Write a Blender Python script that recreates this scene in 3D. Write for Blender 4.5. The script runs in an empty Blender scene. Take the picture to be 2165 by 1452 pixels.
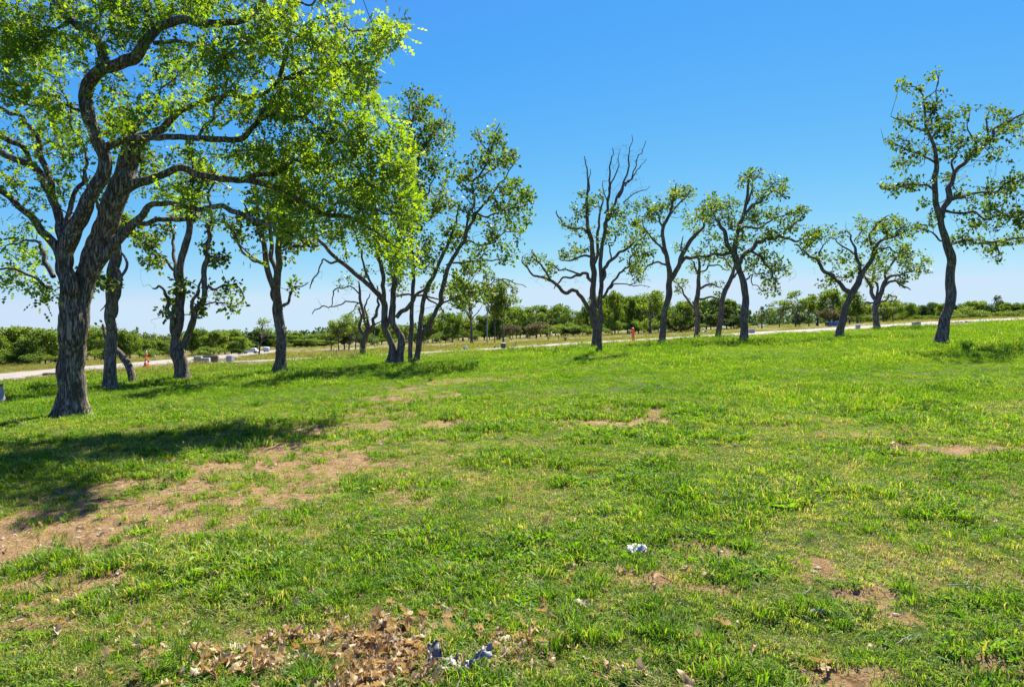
import bpy, math, random
import numpy as np
from mathutils import Vector, Matrix

# ------------------------------------------------------------------ camera, world, sun, exposure
SC = bpy.context.scene
COL = SC.collection
R = math.radians
F = 1443.0            # focal length in photo pixels (photo 2165 wide)
CX, EYE = 1082.5, 700.0
CAMZ = 1.55
cam = bpy.data.cameras.new("camera")
cam_o = bpy.data.objects.new("camera", cam)
COL.objects.link(cam_o)
cam.sensor_width = 36.0
cam.lens = 36.0 * F / 2165.0
cam.shift_y = -(726.0 - EYE) / 2165.0
cam.clip_start = 0.05
cam.clip_end = 6000.0
cam_o.location = (0, 0, CAMZ)
cam_o.rotation_euler = (R(90), 0, 0)
SC.camera = cam_o

SUN_EL, SUN_AZ = 50.0, 22.0       # elevation; degrees to the right of straight ahead
world = bpy.data.worlds.new("World")
SC.world = world
world.use_nodes = True
wn, wl = world.node_tree.nodes, world.node_tree.links
wn.clear()
sky = wn.new('ShaderNodeTexSky')
sky.sky_type = 'NISHITA'
sky.sun_disc = False
sky.sun_elevation = R(SUN_EL)
sky.sun_rotation = R(SUN_AZ)
sky.altitude = 400
sky.air_density = 1.0
sky.dust_density = 0.1
sky.ozone_density = 2.0
# clear-air grading of the physical sky, per channel: deep blue overhead paling to the horizon
EXPO = 1.47
sep = wn.new('ShaderNodeSeparateColor'); com = wn.new('ShaderNodeCombineColor')
wl.new(sky.outputs[0], sep.inputs[0])
for ch, (a_, p_, mx_) in enumerate(((.0215, 1.70, .62), (.134, .84, .80), (.87, .05, .98))):
    pw = wn.new('ShaderNodeMath'); pw.operation = 'POWER'; pw.inputs[1].default_value = p_
    ml = wn.new('ShaderNodeMath'); ml.operation = 'MULTIPLY'; ml.inputs[1].default_value = a_ / (.08 * 2 ** EXPO)
    mi_ = wn.new('ShaderNodeMath'); mi_.operation = 'MINIMUM'; mi_.inputs[1].default_value = mx_ / (.08 * 2 ** EXPO)
    wl.new(sep.outputs[ch], pw.inputs[0]); wl.new(pw.outputs[0], ml.inputs[0]); mf_ = wn.new('ShaderNodeMath'); mf_.operation = 'MAXIMUM'; mf_.inputs[1].default_value = .085 / (.08 * 2 ** EXPO); wl.new(ml.outputs[0], mf_.inputs[0]); wl.new(mf_.outputs[0], mi_.inputs[0]); wl.new(mi_.outputs[0], com.inputs[ch])
bg = wn.new('ShaderNodeBackground')
bg.inputs['Strength'].default_value = 0.08
wo = wn.new('ShaderNodeOutputWorld')
wl.new(com.outputs[0], bg.inputs['Color'])
wl.new(bg.outputs[0], wo.inputs['Surface'])

sun = bpy.data.lights.new("sun", 'SUN')
sun.energy = 5.0
sun.angle = R(0.53)
sun.color = (1.0, 0.95, 0.86)
sun_o = bpy.data.objects.new("sun", sun)
COL.objects.link(sun_o)
sd = Vector((math.sin(R(SUN_AZ)) * math.cos(R(SUN_EL)), math.cos(R(SUN_AZ)) * math.cos(R(SUN_EL)), math.sin(R(SUN_EL))))
sun_o.rotation_euler = sd.to_track_quat('Z', 'Y').to_euler()
sun_o.location = sd * 60

SC.view_settings.view_transform = 'Standard'
SC.view_settings.look = 'None'
SC.view_settings.exposure = EXPO
SC.view_settings.gamma = 1.0
SC.cycles.max_bounces = 8
SC.cycles.diffuse_bounces = 3
SC.cycles.transmission_bounces = 4
SC.cycles.transparent_max_bounces = 6

# ------------------------------------------------------------------ helpers
rng = np.random.default_rng(7)
random.seed(7)

def _h(ix, iy, iz):
    n = (ix.astype(np.int64) * 374761393 + iy.astype(np.int64) * 668265263 + iz.astype(np.int64) * 2147483647 + 1013904223) & 0xffffffff
    n = ((n ^ (n >> 13)) * 1274126177) & 0xffffffff
    n = (n ^ (n >> 16)) * 2246822519 & 0xffffffff
    n = n ^ (n >> 15)
    return (n & 0xffffff) / float(0xffffff) * 2 - 1

def vnoise(x, y, z=0.0):
    x = np.asarray(x, float); y = np.asarray(y, float); z = np.zeros_like(x) + z
    ix, iy, iz = np.floor(x), np.floor(y), np.floor(z)
    fx, fy, fz = x - ix, y - iy, z - iz
    fx, fy, fz = [t * t * t * (t * (t * 6 - 15) + 10) for t in (fx, fy, fz)]
    def L(a, b, t): return a + (b - a) * t
    c = [_h(ix + i, iy + j, iz + k) for k in (0, 1) for j in (0, 1) for i in (0, 1)]
    return L(L(L(c[0], c[1], fx), L(c[2], c[3], fx), fy), L(L(c[4], c[5], fx), L(c[6], c[7], fx), fy), fz)

def fbm(x, y, z=0.0, o=4):
    s, a, f = 0, 0.5, 1.0
    for i in range(o):
        s = s + a * vnoise(np.asarray(x) * f + i * 17.3, np.asarray(y) * f - i * 9.1, np.asarray(z) * f + i * 3.7)
        a *= 0.5; f *= 2.03
    return s

def smooth(a, b, x):
    t = np.clip((np.asarray(x, float) - a) / (b - a), 0, 1)
    return t * t * (3 - 2 * t)

def mesh_of(name, V, faces_flat, loop_tot, attrs=None, shade=True):
    """numpy arrays to a mesh; faces_flat = vertex indices, loop_tot = verts per face"""
    me = bpy.data.meshes.new(name)
    V = np.asarray(V, np.float32)
    faces_flat = np.asarray(faces_flat, np.int32).ravel()
    loop_tot = np.asarray(loop_tot, np.int32)
    me.vertices.add(len(V)); me.vertices.foreach_set('co', V.ravel())
    me.loops.add(len(faces_flat)); me.loops.foreach_set('vertex_index', faces_flat)
    me.polygons.add(len(loop_tot))
    st = np.concatenate(([0], np.cumsum(loop_tot)[:-1])).astype(np.int32)
    me.polygons.foreach_set('loop_start', st)
    me.polygons.foreach_set('loop_total', loop_tot)
    if shade: me.polygons.foreach_set('use_smooth', np.ones(len(loop_tot), bool))
    for k, a in (attrs or {}).items():
        at = me.attributes.new(k, 'FLOAT', 'POINT')
        at.data.foreach_set('value', np.asarray(a, np.float32))
    me.update(calc_edges=True)
    me.validate()
    return me

def link(name, me, mat=None, parent=None):
    o = bpy.data.objects.new(name, me)
    COL.objects.link(o)
    if mat is not None and me is not None and len(me.materials) == 0: me.materials.append(mat)
    if parent is not None: o.parent = parent
    return o

def tag(o, label=None, cat=None, group=None, kind=None):
    if label: o['label'] = label
    if cat: o['category'] = cat
    if group: o['group'] = group
    if kind: o['kind'] = kind
    return o

def empty(name, loc, label, cat, group=None, rz=0.0, s=1.0):
    o = bpy.data.objects.new(name, None)
    o.empty_display_size = 0.2
    COL.objects.link(o)
    o.location = loc; o.rotation_euler = (0, 0, rz); o.scale = (s, s, s)
    return tag(o, label, cat, group)

def copy_thing(root):
    r = root.copy(); COL.objects.link(r)
    for ch in root.children:
        c = ch.copy(); COL.objects.link(c); c.parent = r
        for g in ch.children:
            d = g.copy(); COL.objects.link(d); d.parent = c
    return r

# ------------------------------------------------------------------ the lie of the land
def base_z(x, y):
    x = np.asarray(x, float); y = np.asarray(y, float)
    near = 0.0365 * 150 * np.tanh(x / 150) + 0.0148 * y
    far = 0.72 + 0.047 * 150 * np.tanh(x / 150) - 0.004 * y
    k = 0.10
    m = np.minimum(near, far)
    s = m - k * np.log(np.exp(-(near - m) / k) + np.exp(-(far - m) / k))
    s = s + 0.07 * vnoise(x * 0.11 + 3, y * 0.11) * smooth(4, 14, np.hypot(x, y))
    return s

def px_ground(px, py, fn=None):
    """photo pixel to the point of the ground it shows"""
    fn = fn or base_z
    Y = np.geomspace(1.2, 900, 6000)
    X = (px - CX) / F * Y
    Z = CAMZ - (py - EYE) / F * Y
    below = Z <= fn(X, Y)
    i = int(np.argmax(below)) if below.any() else len(Y) - 1
    return float(X[i]), float(Y[i])

def G(x, y):
    return float(base_z(np.array([x]), np.array([y]))[0])

def px_at(px, py, Y):
    return np.array([(px - CX) / F * Y, Y, CAMZ - (py - EYE) / F * Y])

# bare-soil strokes, traced as pixel polylines and laid on the ground: (points, radius m, strength)
SOIL = []
for pts, rad, st in [
    ([(-60, 1185), (60, 1150), (170, 1105), (300, 1058), (420, 1012), (540, 975), (640, 935)], 0.46, 1.0),
    ([(-60, 1140), (170, 1085), (420, 1015), (600, 965), (720, 905), (850, 850)], 0.95, .50),
    ([(60, 1235), (300, 1150), (560, 1050), (760, 990)], 0.5, .46),
    ([(540, 975), (640, 985), (760, 990)], 0.30, .8),
    ([(640, 935), (720, 905), (800, 870), (850, 822), (960, 806), (1100, 797), (1240, 780)], 0.62, .42),
    ([(480, 1060), (560, 1050), (600, 1048)], 0.26, .75),
    ([(60, 1230), (140, 1222), (230, 1215)], 0.20, .6),
    ([(-40, 1110), (60, 1090), (140, 1075)], 0.25, .7),
    ([(1195, 888), (1260, 886), (1320, 893)], 0.32, .75),
    ([(1330, 893), (1390, 887)], 0.34, .75),
    ([(930, 895), (1000, 893)], 0.28, .7),
    ([(1950, 955), (2040, 950), (2140, 953)], 0.27, .95),
    ([(1830, 925), (1870, 928)], 0.18, .7),
    ([(1290, 870), (1400, 868)], 0.3, .5),
    ([(1100, 1195), (1180, 1195)], 0.17, .6),
    ([(1270, 1190), (1330, 1200)], 0.13, .45),
    ([(1860, 1280), (1885, 1310)], 0.10, .95),
    ([(1720, 1190), (1780, 1230), (1840, 1240)], 0.09, .55),
    ([(2090, 1400), (2160, 1410)], 0.12, .7),
    ([(1400, 1230), (1470, 1260)], 0.15, .7),
    ([(1480, 1150), (1530, 1170)], 0.10, .7),
    ([(700, 1330), (800, 1370), (830, 1440)], 0.13, .55),
    ([(820, 1000), (880, 1060)], 0.24, .45),
    ([(1640, 900), (1720, 890), (1800, 880)], 0.3, .35),
    ([(1780, 1430), (1840, 1440)], 0.12, .7),
    ([(1000, 1010), (1080, 1060)], 0.2, .4),
    ([(700, 880), (800, 905)], 0.25, .5), ([(270, 905), (340, 900)], 0.3, .35),
    ([(1530, 775), (1650, 770)], 0.5, .35), ([(1750, 855), (1830, 860)], 0.4, .3),
]:
    SOIL.append((np.array([px_ground(*p) for p in pts]), rad * 1.5, st))

def seg_dist(x, y, P):
    d = np.full(x.shape, 1e9)
    for a, b in zip(P[:-1], P[1:]):
        ab = b - a; L2 = max(ab @ ab, 1e-9)
        t = np.clip(((x - a[0]) * ab[0] + (y - a[1]) * ab[1]) / L2, 0, 1)
        d = np.minimum(d, np.hypot(x - a[0] - t * ab[0], y - a[1] - t * ab[1]))
    return d

def soil_at(x, y):
    x = np.asarray(x, float); y = np.asarray(y, float)
    n1 = fbm(x * 1.9, y * 1.9, 4.0)
    n2 = fbm(x * 6.0, y * 6.0, 9.0, 3)
    n3 = vnoise(x * 17, y * 17, 1.0)
    s = np.zeros_like(x)
    for P, rad, st in SOIL:
        lo, hi = P.min(0) - 4 * rad, P.max(0) + 4 * rad
        m = (x > lo[0]) & (x < hi[0]) & (y > lo[1]) & (y < hi[1])
        if not m.any(): continue
        d = seg_dist(x[m], y[m], P) / rad
        d = d + 1.15 * n1[m] + 1.0 * n2[m] + .5 * n3[m]
        s[m] = np.maximum(s[m], st * (1 - smooth(0.30, 1.30, d)))
    w = smooth(0.30, 0.62, fbm(x * 0.75 + 40, y * 0.75, 2.0) + 0.55 * n2)      # thin places all over
    r = np.hypot(x, y)
    s = np.maximum(s, 0.38 * w * (1 - smooth(9, 26, r)))
    return np.clip(s, 0, 1)

def dry_at(x, y):
    """0 lush near field, 1 straw-coloured rough beyond the crest and the road"""
    near = 0.0365 * x + 0.0148 * y
    far = 0.72 + 0.047 * x - 0.004 * y
    d = smooth(-0.12, 0.10, near - far + 0.10 * fbm(x * 0.15, y * 0.15, 1.0))
    return d

def ground_z(x, y):
    x = np.asarray(x, float); y = np.asarray(y, float)
    r = np.hypot(x, y)
    f = 1 - smooth(18, 60, r)
    z = base_z(x, y)
    z = z + f * (0.035 * vnoise(x * 1.3, y * 1.3, 5.0) + 0.016 * vnoise(x * 4.1, y * 4.1, 6.0))
    z = z + (1 - smooth(6, 20, r)) * 0.009 * vnoise(x * 13, y * 13, 7.0)
    return z

# ------------------------------------------------------------------ materials
def mat(name):
    m = bpy.data.materials.new(name); m.use_nodes = True
    m.node_tree.nodes.clear()
    return m, m.node_tree.nodes, m.node_tree.links

def N(nodes, t, **kw):
    n = nodes.new(t)
    for k, v in kw.items():
        if k in n.inputs: n.inputs[k].default_value = v
        else: setattr(n, k, v)
    return n

def ramp(nodes, stops):
    r = nodes.new('ShaderNodeValToRGB')
    e = r.color_ramp.elements
    while len(e) < len(stops): e.new(0.5)
    for el, (p, c) in zip(e, stops):
        el.position = p; el.color = (*c, 1) if len(c) == 3 else c
    return r

def mixc(nodes, links, fac, a, b, mode='MIX'):
    m = nodes.new('ShaderNodeMix'); m.data_type = 'RGBA'; m.blend_type = mode
    for sock, v in ((m.inputs[0], fac), (m.inputs[6], a), (m.inputs[7], b)):
        if hasattr(v, 'default_value') or isinstance(v, bpy.types.NodeSocket): links.new(v, sock)
        elif isinstance(v, (int, float)): sock.default_value = v
        else: sock.default_value = (*v, 1)
    return m.outputs[2]

def leaf_mat(name, stops, trans=0.5, tint=(1.7, 1.75, 0.55), patch=0.25, gloss=0.06, rough=0.45):
    """thin leaves: diffuse + light shining through; colour from a per-leaf number and broad patches"""
    m, n, l = mat(name)
    at = N(n, 'ShaderNodeAttribute', attribute_name='lr')
    geo = n.new('ShaderNodeNewGeometry')
    no = N(n, 'ShaderNodeTexNoise', Scale=patch, Detail=2.0)
    l.new(geo.outputs['Position'], no.inputs['Vector'])
    ad = N(n, 'ShaderNodeMath', operation='MULTIPLY_ADD')
    l.new(no.outputs['Fac'], ad.inputs[0]); ad.inputs[1].default_value = 0.9
    l.new(at.outputs['Fac'], ad.inputs[2])
    sb = N(n, 'ShaderNodeMath', operation='SUBTRACT'); sb.inputs[1].default_value = 0.45
    l.new(ad.outputs[0], sb.inputs[0])
    cr = ramp(n, stops); l.new(sb.outputs[0], cr.inputs[0])
    d = N(n, 'ShaderNodeBsdfDiffuse'); l.new(cr.outputs[0], d.inputs['Color'])
    t = n.new('ShaderNodeBsdfTranslucent')
    tc = mixc(n, l, 1.0, cr.outputs[0], tint, 'MULTIPLY'); l.new(tc, t.inputs['Color'])
    mx = n.new('ShaderNodeMixShader'); mx.inputs[0].default_value = trans
    l.new(d.outputs[0], mx.inputs[1]); l.new(t.outputs[0], mx.inputs[2])
    g = N(n, 'ShaderNodeBsdfGlossy', Roughness=rough)
    mx2 = n.new('ShaderNodeMixShader'); mx2.inputs[0].default_value = gloss
    l.new(mx.outputs[0], mx2.inputs[1]); l.new(g.outputs[0], mx2.inputs[2])
    o = n.new('ShaderNodeOutputMaterial'); l.new(mx2.outputs[0], o.inputs[0])
    return m

def bark_mat(name, dark, light, lichen, scale=1.0, bump=0.6):
    """vertical furrows: two stretched noises, broken by a finer one, with pale lichen blotches"""
    m, n, l = mat(name)
    tc = n.new('ShaderNodeTexCoord')
    def nz(sx, sz, s, d=6.0, r_=.65, dist=0.0):
        mp = n.new('ShaderNodeMapping'); mp.inputs['Scale'].default_value = (sx * scale, sx * scale, sz * scale)
        l.new(tc.outputs['Object'], mp.inputs[0])
        k = N(n, 'ShaderNodeTexNoise', Scale=s, Detail=d, Roughness=r_, Distortion=dist); l.new(mp.outputs[0], k.inputs['Vector']); return k.outputs['Fac']
    fur = nz(11, 1.3, 1.6, 5, .6, .5)
    ab = N(n, 'ShaderNodeMath', operation='SUBTRACT'); l.new(fur, ab.inputs[0]); ab.inputs[1].default_value = .5
    ab2 = N(n, 'ShaderNodeMath', operation='ABSOLUTE'); l.new(ab.outputs[0], ab2.inputs[0])
    crack = ramp(n, [(0.0, (0, 0, 0)), (.075, (1, 1, 1))]); l.new(ab2.outputs[0], crack.inputs[0])
    cr = ramp(n, [(0.34, dark), (0.66, light)]); l.new(nz(14, 4, 2.0, 7, .7), cr.inputs[0])
    c1 = mixc(n, l, crack.outputs[0], tuple(v * .55 for v in dark), cr.outputs[0])
    lr = ramp(n, [(0.54, (0, 0, 0)), (0.70, (.65, .65, .65))]); l.new(nz(1, .7, 4.5, 6, .7), lr.inputs[0])
    c2 = mixc(n, l, lr.outputs[0], c1, lichen)
    p = N(n, 'ShaderNodeBsdfPrincipled', Roughness=0.92)
    p.inputs['Specular IOR Level'].default_value = 0.15
    l.new(c2, p.inputs['Base Color'])
    b = N(n, 'ShaderNodeBump', Strength=bump, Distance=0.03); l.new(crack.outputs[0], b.inputs['Height'])
    l.new(b.outputs[0], p.inputs['Normal'])
    o = n.new('ShaderNodeOutputMaterial'); l.new(p.outputs[0], o.inputs[0])
    return m

def plain(name, c, rough=0.7, metal=0.0, vary=0.25, scale=6.0, bump=0.0, c2=None):
    m, n, l = mat(name)
    tc = n.new('ShaderNodeTexCoord')
    no = N(n, 'ShaderNodeTexNoise', Scale=scale, Detail=6.0, Roughness=0.6); l.new(tc.outputs['Object'], no.inputs['Vector'])
    lo = c2 if c2 else tuple(v * (1 - vary) for v in c)
    cr = ramp(n, [(0.3, lo), (0.7, c)]); l.new(no.outputs['Fac'], cr.inputs[0])
    p = N(n, 'ShaderNodeBsdfPrincipled', Roughness=rough, Metallic=metal)
    l.new(cr.outputs[0], p.inputs['Base Color'])
    if bump:
        b = N(n, 'ShaderNodeBump', Strength=bump, Distance=0.02); l.new(no.outputs['Fac'], b.inputs['Height']); l.new(b.outputs[0], p.inputs['Normal'])
    o = n.new('ShaderNodeOutputMaterial'); l.new(p.outputs[0], o.inputs[0])
    return m

M = {}
M['leaf_oak'] = leaf_mat('leaf_oak', [(0.0, (.060, .118, .010)), (.35, (.125, .21, .014)), (.7, (.21, .295, .02)), (1.0, (.30, .35, .045))], trans=0.62, tint=(1.65, 1.6, .45), gloss=.03, rough=.55)
M['leaf_mid'] = leaf_mat('leaf_mid', [(0.0, (.045, .090, .012)), (.4, (.092, .162, .016)), (.75, (.165, .235, .024)), (1.0, (.27, .28, .04))], trans=0.5, tint=(1.7, 1.6, .55), gloss=.04)
M['leaf_far'] = leaf_mat('leaf_far', [(0.0, (.060, .105, .020)), (.4, (.135, .205, .030)), (.75, (.235, .29, .042)), (1.0, (.31, .32, .06))], trans=0.45, patch=0.08, gloss=0.02)
M['leaf_dark'] = leaf_mat('leaf_dark', [(0.0, (.028, .055, .020)), (.5, (.056, .098, .026)), (1.0, (.10, .14, .036))], trans=0.35, gloss=0.02)
M['leaf_brown'] = leaf_mat('leaf_brown', [(0.0, (.11, .11, .045)), (.5, (.17, .15, .06)), (1.0, (.14, .18, .05))], trans=0.3, tint=(1.3, 1.2, .7), gloss=0.02)
M['bark_oak'] = bark_mat('bark_oak', (.100, .080, .060), (.37, .305, .23), (.46, .43, .35), 1.0, 0.9)
M['bark_mid'] = bark_mat('bark_mid', (.115, .088, .062), (.34, .27, .195), (.36, .33, .24), 0.9, 0.7)
M['bark_far'] = plain('bark_far', (.13, .11, .09), 0.95, vary=.5, scale=3.0)
M['bark_dead'] = bark_mat('bark_dead', (.11, .082, .060), (.32, .245, .175), (.36, .28, .19), 1.0, 0.7)
# ------------------------------------------------------------------ ground sheet
def build_ground():
    front = np.linspace(R(-56), R(56), 680)
    back = np.linspace(R(56), R(304), 90)[1:-1]
    ang = np.concatenate((front, back)); na = len(ang)
    rad = [0.4]
    while rad[-1] < 3200:
        rad.append(rad[-1] * (1.0125 if rad[-1] < 75 else 1.05))
    rad = np.array(rad); nr = len(rad)
    A, Rr = np.meshgrid(ang, rad)
    X = (np.sin(A) * Rr).ravel(); Y = (np.cos(A) * Rr).ravel()
    soil, dry = soil_at(X, Y), dry_at(X, Y)
    Z = ground_z(X, Y)
    r = np.hypot(X, Y)
    nearf = 1 - smooth(8, 22, r)
    Z = Z - 0.018 * soil * nearf + nearf * soil * (0.012 * vnoise(X * 22, Y * 22, 3.0) + 0.010 * vnoise(X * 9, Y * 9, 8.0))
    V = np.stack((X, Y, Z), 1)
    V = np.vstack((V, [[0, 0, float(ground_z(np.zeros(1), np.zeros(1))[0])]]))
    i = np.arange(nr - 1)[:, None]; j = np.arange(na)[None, :]; j2 = (j + 1) % na
    q = np.stack((i * na + j, (i) * na + j2, (i + 1) * na + j2, (i + 1) * na + j), -1).reshape(-1, 4)[:, ::-1]
    c = len(V) - 1
    t = np.stack((np.full(na, c), (np.arange(na) + 1) % na, np.arange(na)), 1)
    faces = np.concatenate((q.ravel(), t.ravel()))
    lt = np.concatenate((np.full(len(q), 4), np.full(na, 3)))
    me = mesh_of('ground', V, faces, lt, {'soil': np.append(soil, 0), 'dry': np.append(dry, 0)})

    m, n, l = mat('ground')
    geo = n.new('ShaderNodeNewGeometry')
    def noise(s, d=5.0, r_=0.6):
        k = N(n, 'ShaderNodeTexNoise', Scale=s, Detail=d, Roughness=r_)
        l.new(geo.outputs['Position'], k.inputs['Vector']); return k.outputs['Fac']
    big, med, fine = noise(0.28, 4), noise(2.6, 5), noise(38, 6, 0.75)
    g1 = ramp(n, [(.25, (.024, .034, .010)), (.5, (.050, .072, .014)), (.62, (.085, .100, .022)), (.8, (.17, .14, .06))]); l.new(fine, g1.inputs[0])
    g2 = ramp(n, [(.3, (.065, .115, .011)), (.55, (.115, .175, .015)), (.75, (.18, .20, .035))]); l.new(med, g2.inputs[0])
    gm = mixc(n, l, 0.42, g1.outputs[0], g2.outputs[0])
    d1 = ramp(n, [(.3, (.11, .12, .03)), (.48, (.20, .18, .06)), (.62, (.27, .22, .10)), (.75, (.14, .15, .035))]); l.new(big, d1.inputs[0])
    d2 = ramp(n, [(.35, (.07, .085, .025)), (.65, (.24, .20, .09))]); l.new(med, d2.inputs[0])
    dm = mixc(n, l, 0.45, d1.outputs[0], d2.outputs[0])
    ad = N(n, 'ShaderNodeAttribute', attribute_name='dry'); so = N(n, 'ShaderNodeAttribute', attribute_name='soil')
    c1 = mixc(n, l, ad.outputs['Fac'], gm, dm)
    s1 = ramp(n, [(.3, (.22, .132, .052)), (.5, (.42, .272, .118)), (.7, (.53, .37, .185))]); l.new(noise(9, 7, .7), s1.inputs[0])
    s2 = ramp(n, [(.35, (.09, .055, .03)), (.6, (1, 1, 1))]); l.new(noise(60, 4, .7), s2.inputs[0])
    sm = mixc(n, l, 0.72, s1.outputs[0], s2.outputs[0], 'MULTIPLY')
    brk = N(n, 'ShaderNodeMath', operation='MULTIPLY_ADD'); l.new(noise(22, 5, .7), brk.inputs[0]); brk.inputs[1].default_value = 0.9; brk.inputs[2].default_value = -0.45
    sa = N(n, 'ShaderNodeMath', operation='ADD'); l.new(so.outputs['Fac'], sa.inputs[0]); l.new(brk.outputs[0], sa.inputs[1])
    sr = ramp(n, [(.20, (0, 0, 0)), (.50, (1, 1, 1))]); l.new(sa.outputs[0], sr.inputs[0])
    c2 = mixc(n, l, sr.outputs[0], c1, sm)
    p = N(n, 'ShaderNodeBsdfPrincipled', Roughness=0.95); p.inputs['Specular IOR Level'].default_value = 0.1
    l.new(c2, p.inputs['Base Color'])
    b = N(n, 'ShaderNodeBump', Strength=1.0, Distance=0.045); l.new(fine, b.inputs['Height']); l.new(b.outputs[0], p.inputs['Normal'])
    o = n.new('ShaderNodeOutputMaterial'); l.new(p.outputs[0], o.inputs[0])
    ob = link('ground', me, m); tag(ob, kind='structure')
build_ground()

# ------------------------------------------------------------------ roads: strips between two traced edges, laid on the ground
M['road'] = plain('road_concrete', (.29, .25, .20), 0.9, vary=.22, scale=1.2, bump=.2, c2=(.20, .17, .135))
M['gravel'] = plain('road_gravel', (.34, .29, .23), 0.95, vary=.4, scale=9, bump=.5, c2=(.17, .15, .11))
ROAD_PTS = []
def road(name, near, far, lift, m, over=0.0, keep=True):
    def dense(P, k=120):
        P = np.array(P, float); t = np.arange(len(P), dtype=float); s = np.linspace(0, t[-1], k)
        return np.stack((np.interp(s, t, P[:, 0]), np.interp(s, t, P[:, 1])), 1)
    a, b = dense([px_ground(*p) for p in near]), dense([px_ground(*p) for p in far])
    k, w = len(a), 9
    V = []
    for i in range(k):
        for j in range(w):
            t = j / (w - 1) * (1 + 2 * over) - over
            p = a[i] * (1 - t) + b[i] * t
            e = 0.10 * float(vnoise(np.array([p[0] * 1.7]), np.array([p[1] * 1.7]))[0]) * (j in (0, w - 1))
            d = (b[i] - a[i]); d = d / (np.linalg.norm(d) + 1e-9)
            p = p + d * e
            V.append((p[0], p[1], float(ground_z(p[:1], p[1:])[0]) + lift))
            if keep: ROAD_PTS.append(p)
    f = [(i * w + j, i * w + j + 1, (i + 1) * w + j + 1, (i + 1) * w + j) for i in range(k - 1) for j in range(w - 1)]
    V = np.array(V)
    n = np.cross(V[f[0][1]] - V[f[0][0]], V[f[0][2]] - V[f[0][0]])
    if n[2] < 0: f = [q[::-1] for q in f]
    me = mesh_of(name, V, np.array(f), np.full(len(f), 4))
    o = link(name, me, m); tag(o, kind='structure'); return o
RA = ([(-420, 842), (-160, 818), (0, 803), (150, 788), (300, 774), (400, 765), (480, 757), (545, 749), (585, 744)],
      [(-420, 826), (-160, 805), (0, 792), (150, 778), (300, 766), (400, 758), (480, 750), (545, 743), (600, 739)])
RB = ([(395, 768.5), (480, 767), (560, 764), (640, 759.5), (800, 752.5), (950, 744.5), (1100, 736.5), (1300, 723.5), (1500, 712.5), (1700, 702.5), (1900, 691.5), (2100, 680.5), (2290, 670)],
      [(395, 765), (480, 764.5), (560, 761.5), (640, 757), (800, 750), (950, 742), (1100, 733.5), (1300, 720.3), (1500, 708.5), (1700, 697.0), (1900, 685.5), (2100, 674.5), (2290, 666)])
road('road', *RA, 0.020, M['road'])
road('gravel_shoulder', *RA, 0.010, M['gravel'], over=0.22, keep=False)
road('lane', *RB, 0.022, M['road'])
road('lane_shoulder', *RB, 0.012, M['gravel'], over=0.16, keep=False)
road('far_road', [(690, 742.5), (780, 737), (850, 735), (960, 731)], [(690, 740), (780, 734.5), (850, 732.5), (960, 729)], 0.02, M['road'])
ROAD_PTS = np.array(ROAD_PTS)

# ------------------------------------------------------------------ grass: tuft meshes scattered over the ground (countless: one stuff object)
def grass_mat():
    m, n, l = mat('grass_blade')
    at = N(n, 'ShaderNodeAttribute', attribute_name='lr')
    geo = n.new('ShaderNodeNewGeometry')
    def noise(s, d=3.0):
        k = N(n, 'ShaderNodeTexNoise', Scale=s, Detail=d); l.new(geo.outputs['Position'], k.inputs['Vector']); return k.outputs['Fac']
    a = N(n, 'ShaderNodeMath', operation='MULTIPLY_ADD'); l.new(noise(0.55), a.inputs[0]); a.inputs[1].default_value = 0.72; l.new(at.outputs['Fac'], a.inputs[2])
    b = N(n, 'ShaderNodeMath', operation='MULTIPLY_ADD'); l.new(noise(3.1), b.inputs[0]); b.inputs[1].default_value = 0.6; l.new(a.outputs[0], b.inputs[2])
    c = N(n, 'ShaderNodeMath', operation='SUBTRACT'); l.new(b.outputs[0], c.inputs[0]); c.inputs[1].default_value = 0.655
    cr = ramp(n, [(0.0, (.032, .092, .007)), (.28, (.086, .184, .009)), (.56, (.162, .280, .012)), (.78, (.255, .32, .028)), (.88, (.33, .285, .095)), (1.0, (.46, .37, .18))])
    l.new(c.outputs[0], cr.inputs[0])
    dr = N(n, 'ShaderNodeAttribute', attribute_name='dry', attribute_type='INSTANCER')
    dc = ramp(n, [(0.0, (.075, .10, .02)), (.4, (.15, .155, .035)), (.7, (.27, .22, .085)), (1.0, (.36, .28, .14))]); l.new(c.outputs[0], dc.inputs[0])
    col = mixc(n, l, dr.outputs['Fac'], cr.outputs[0], dc.outputs[0])
    d = N(n, 'ShaderNodeBsdfDiffuse'); l.new(col, d.inputs['Color'])
    t = n.new('ShaderNodeBsdfTranslucent'); l.new(mixc(n, l, 1.0, col, (1.38, 1.5, .45), 'MULTIPLY'), t.inputs['Color'])
    mx = n.new('ShaderNodeMixShader'); mx.inputs[0].default_value = 0.45
    l.new(d.outputs[0], mx.inputs[1]); l.new(t.outputs[0], mx.inputs[2])
    g = N(n, 'ShaderNodeBsdfGlossy', Roughness=.5)
    m2 = n.new('ShaderNodeMixShader'); m2.inputs[0].default_value = 0.015
    l.new(mx.outputs[0], m2.inputs[1]); l.new(g.outputs[0], m2.inputs[2])
    o = n.new('ShaderNodeOutputMaterial'); l.new(m2.outputs[0], o.inputs[0])
    return m
M['grass'] = grass_mat()

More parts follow.
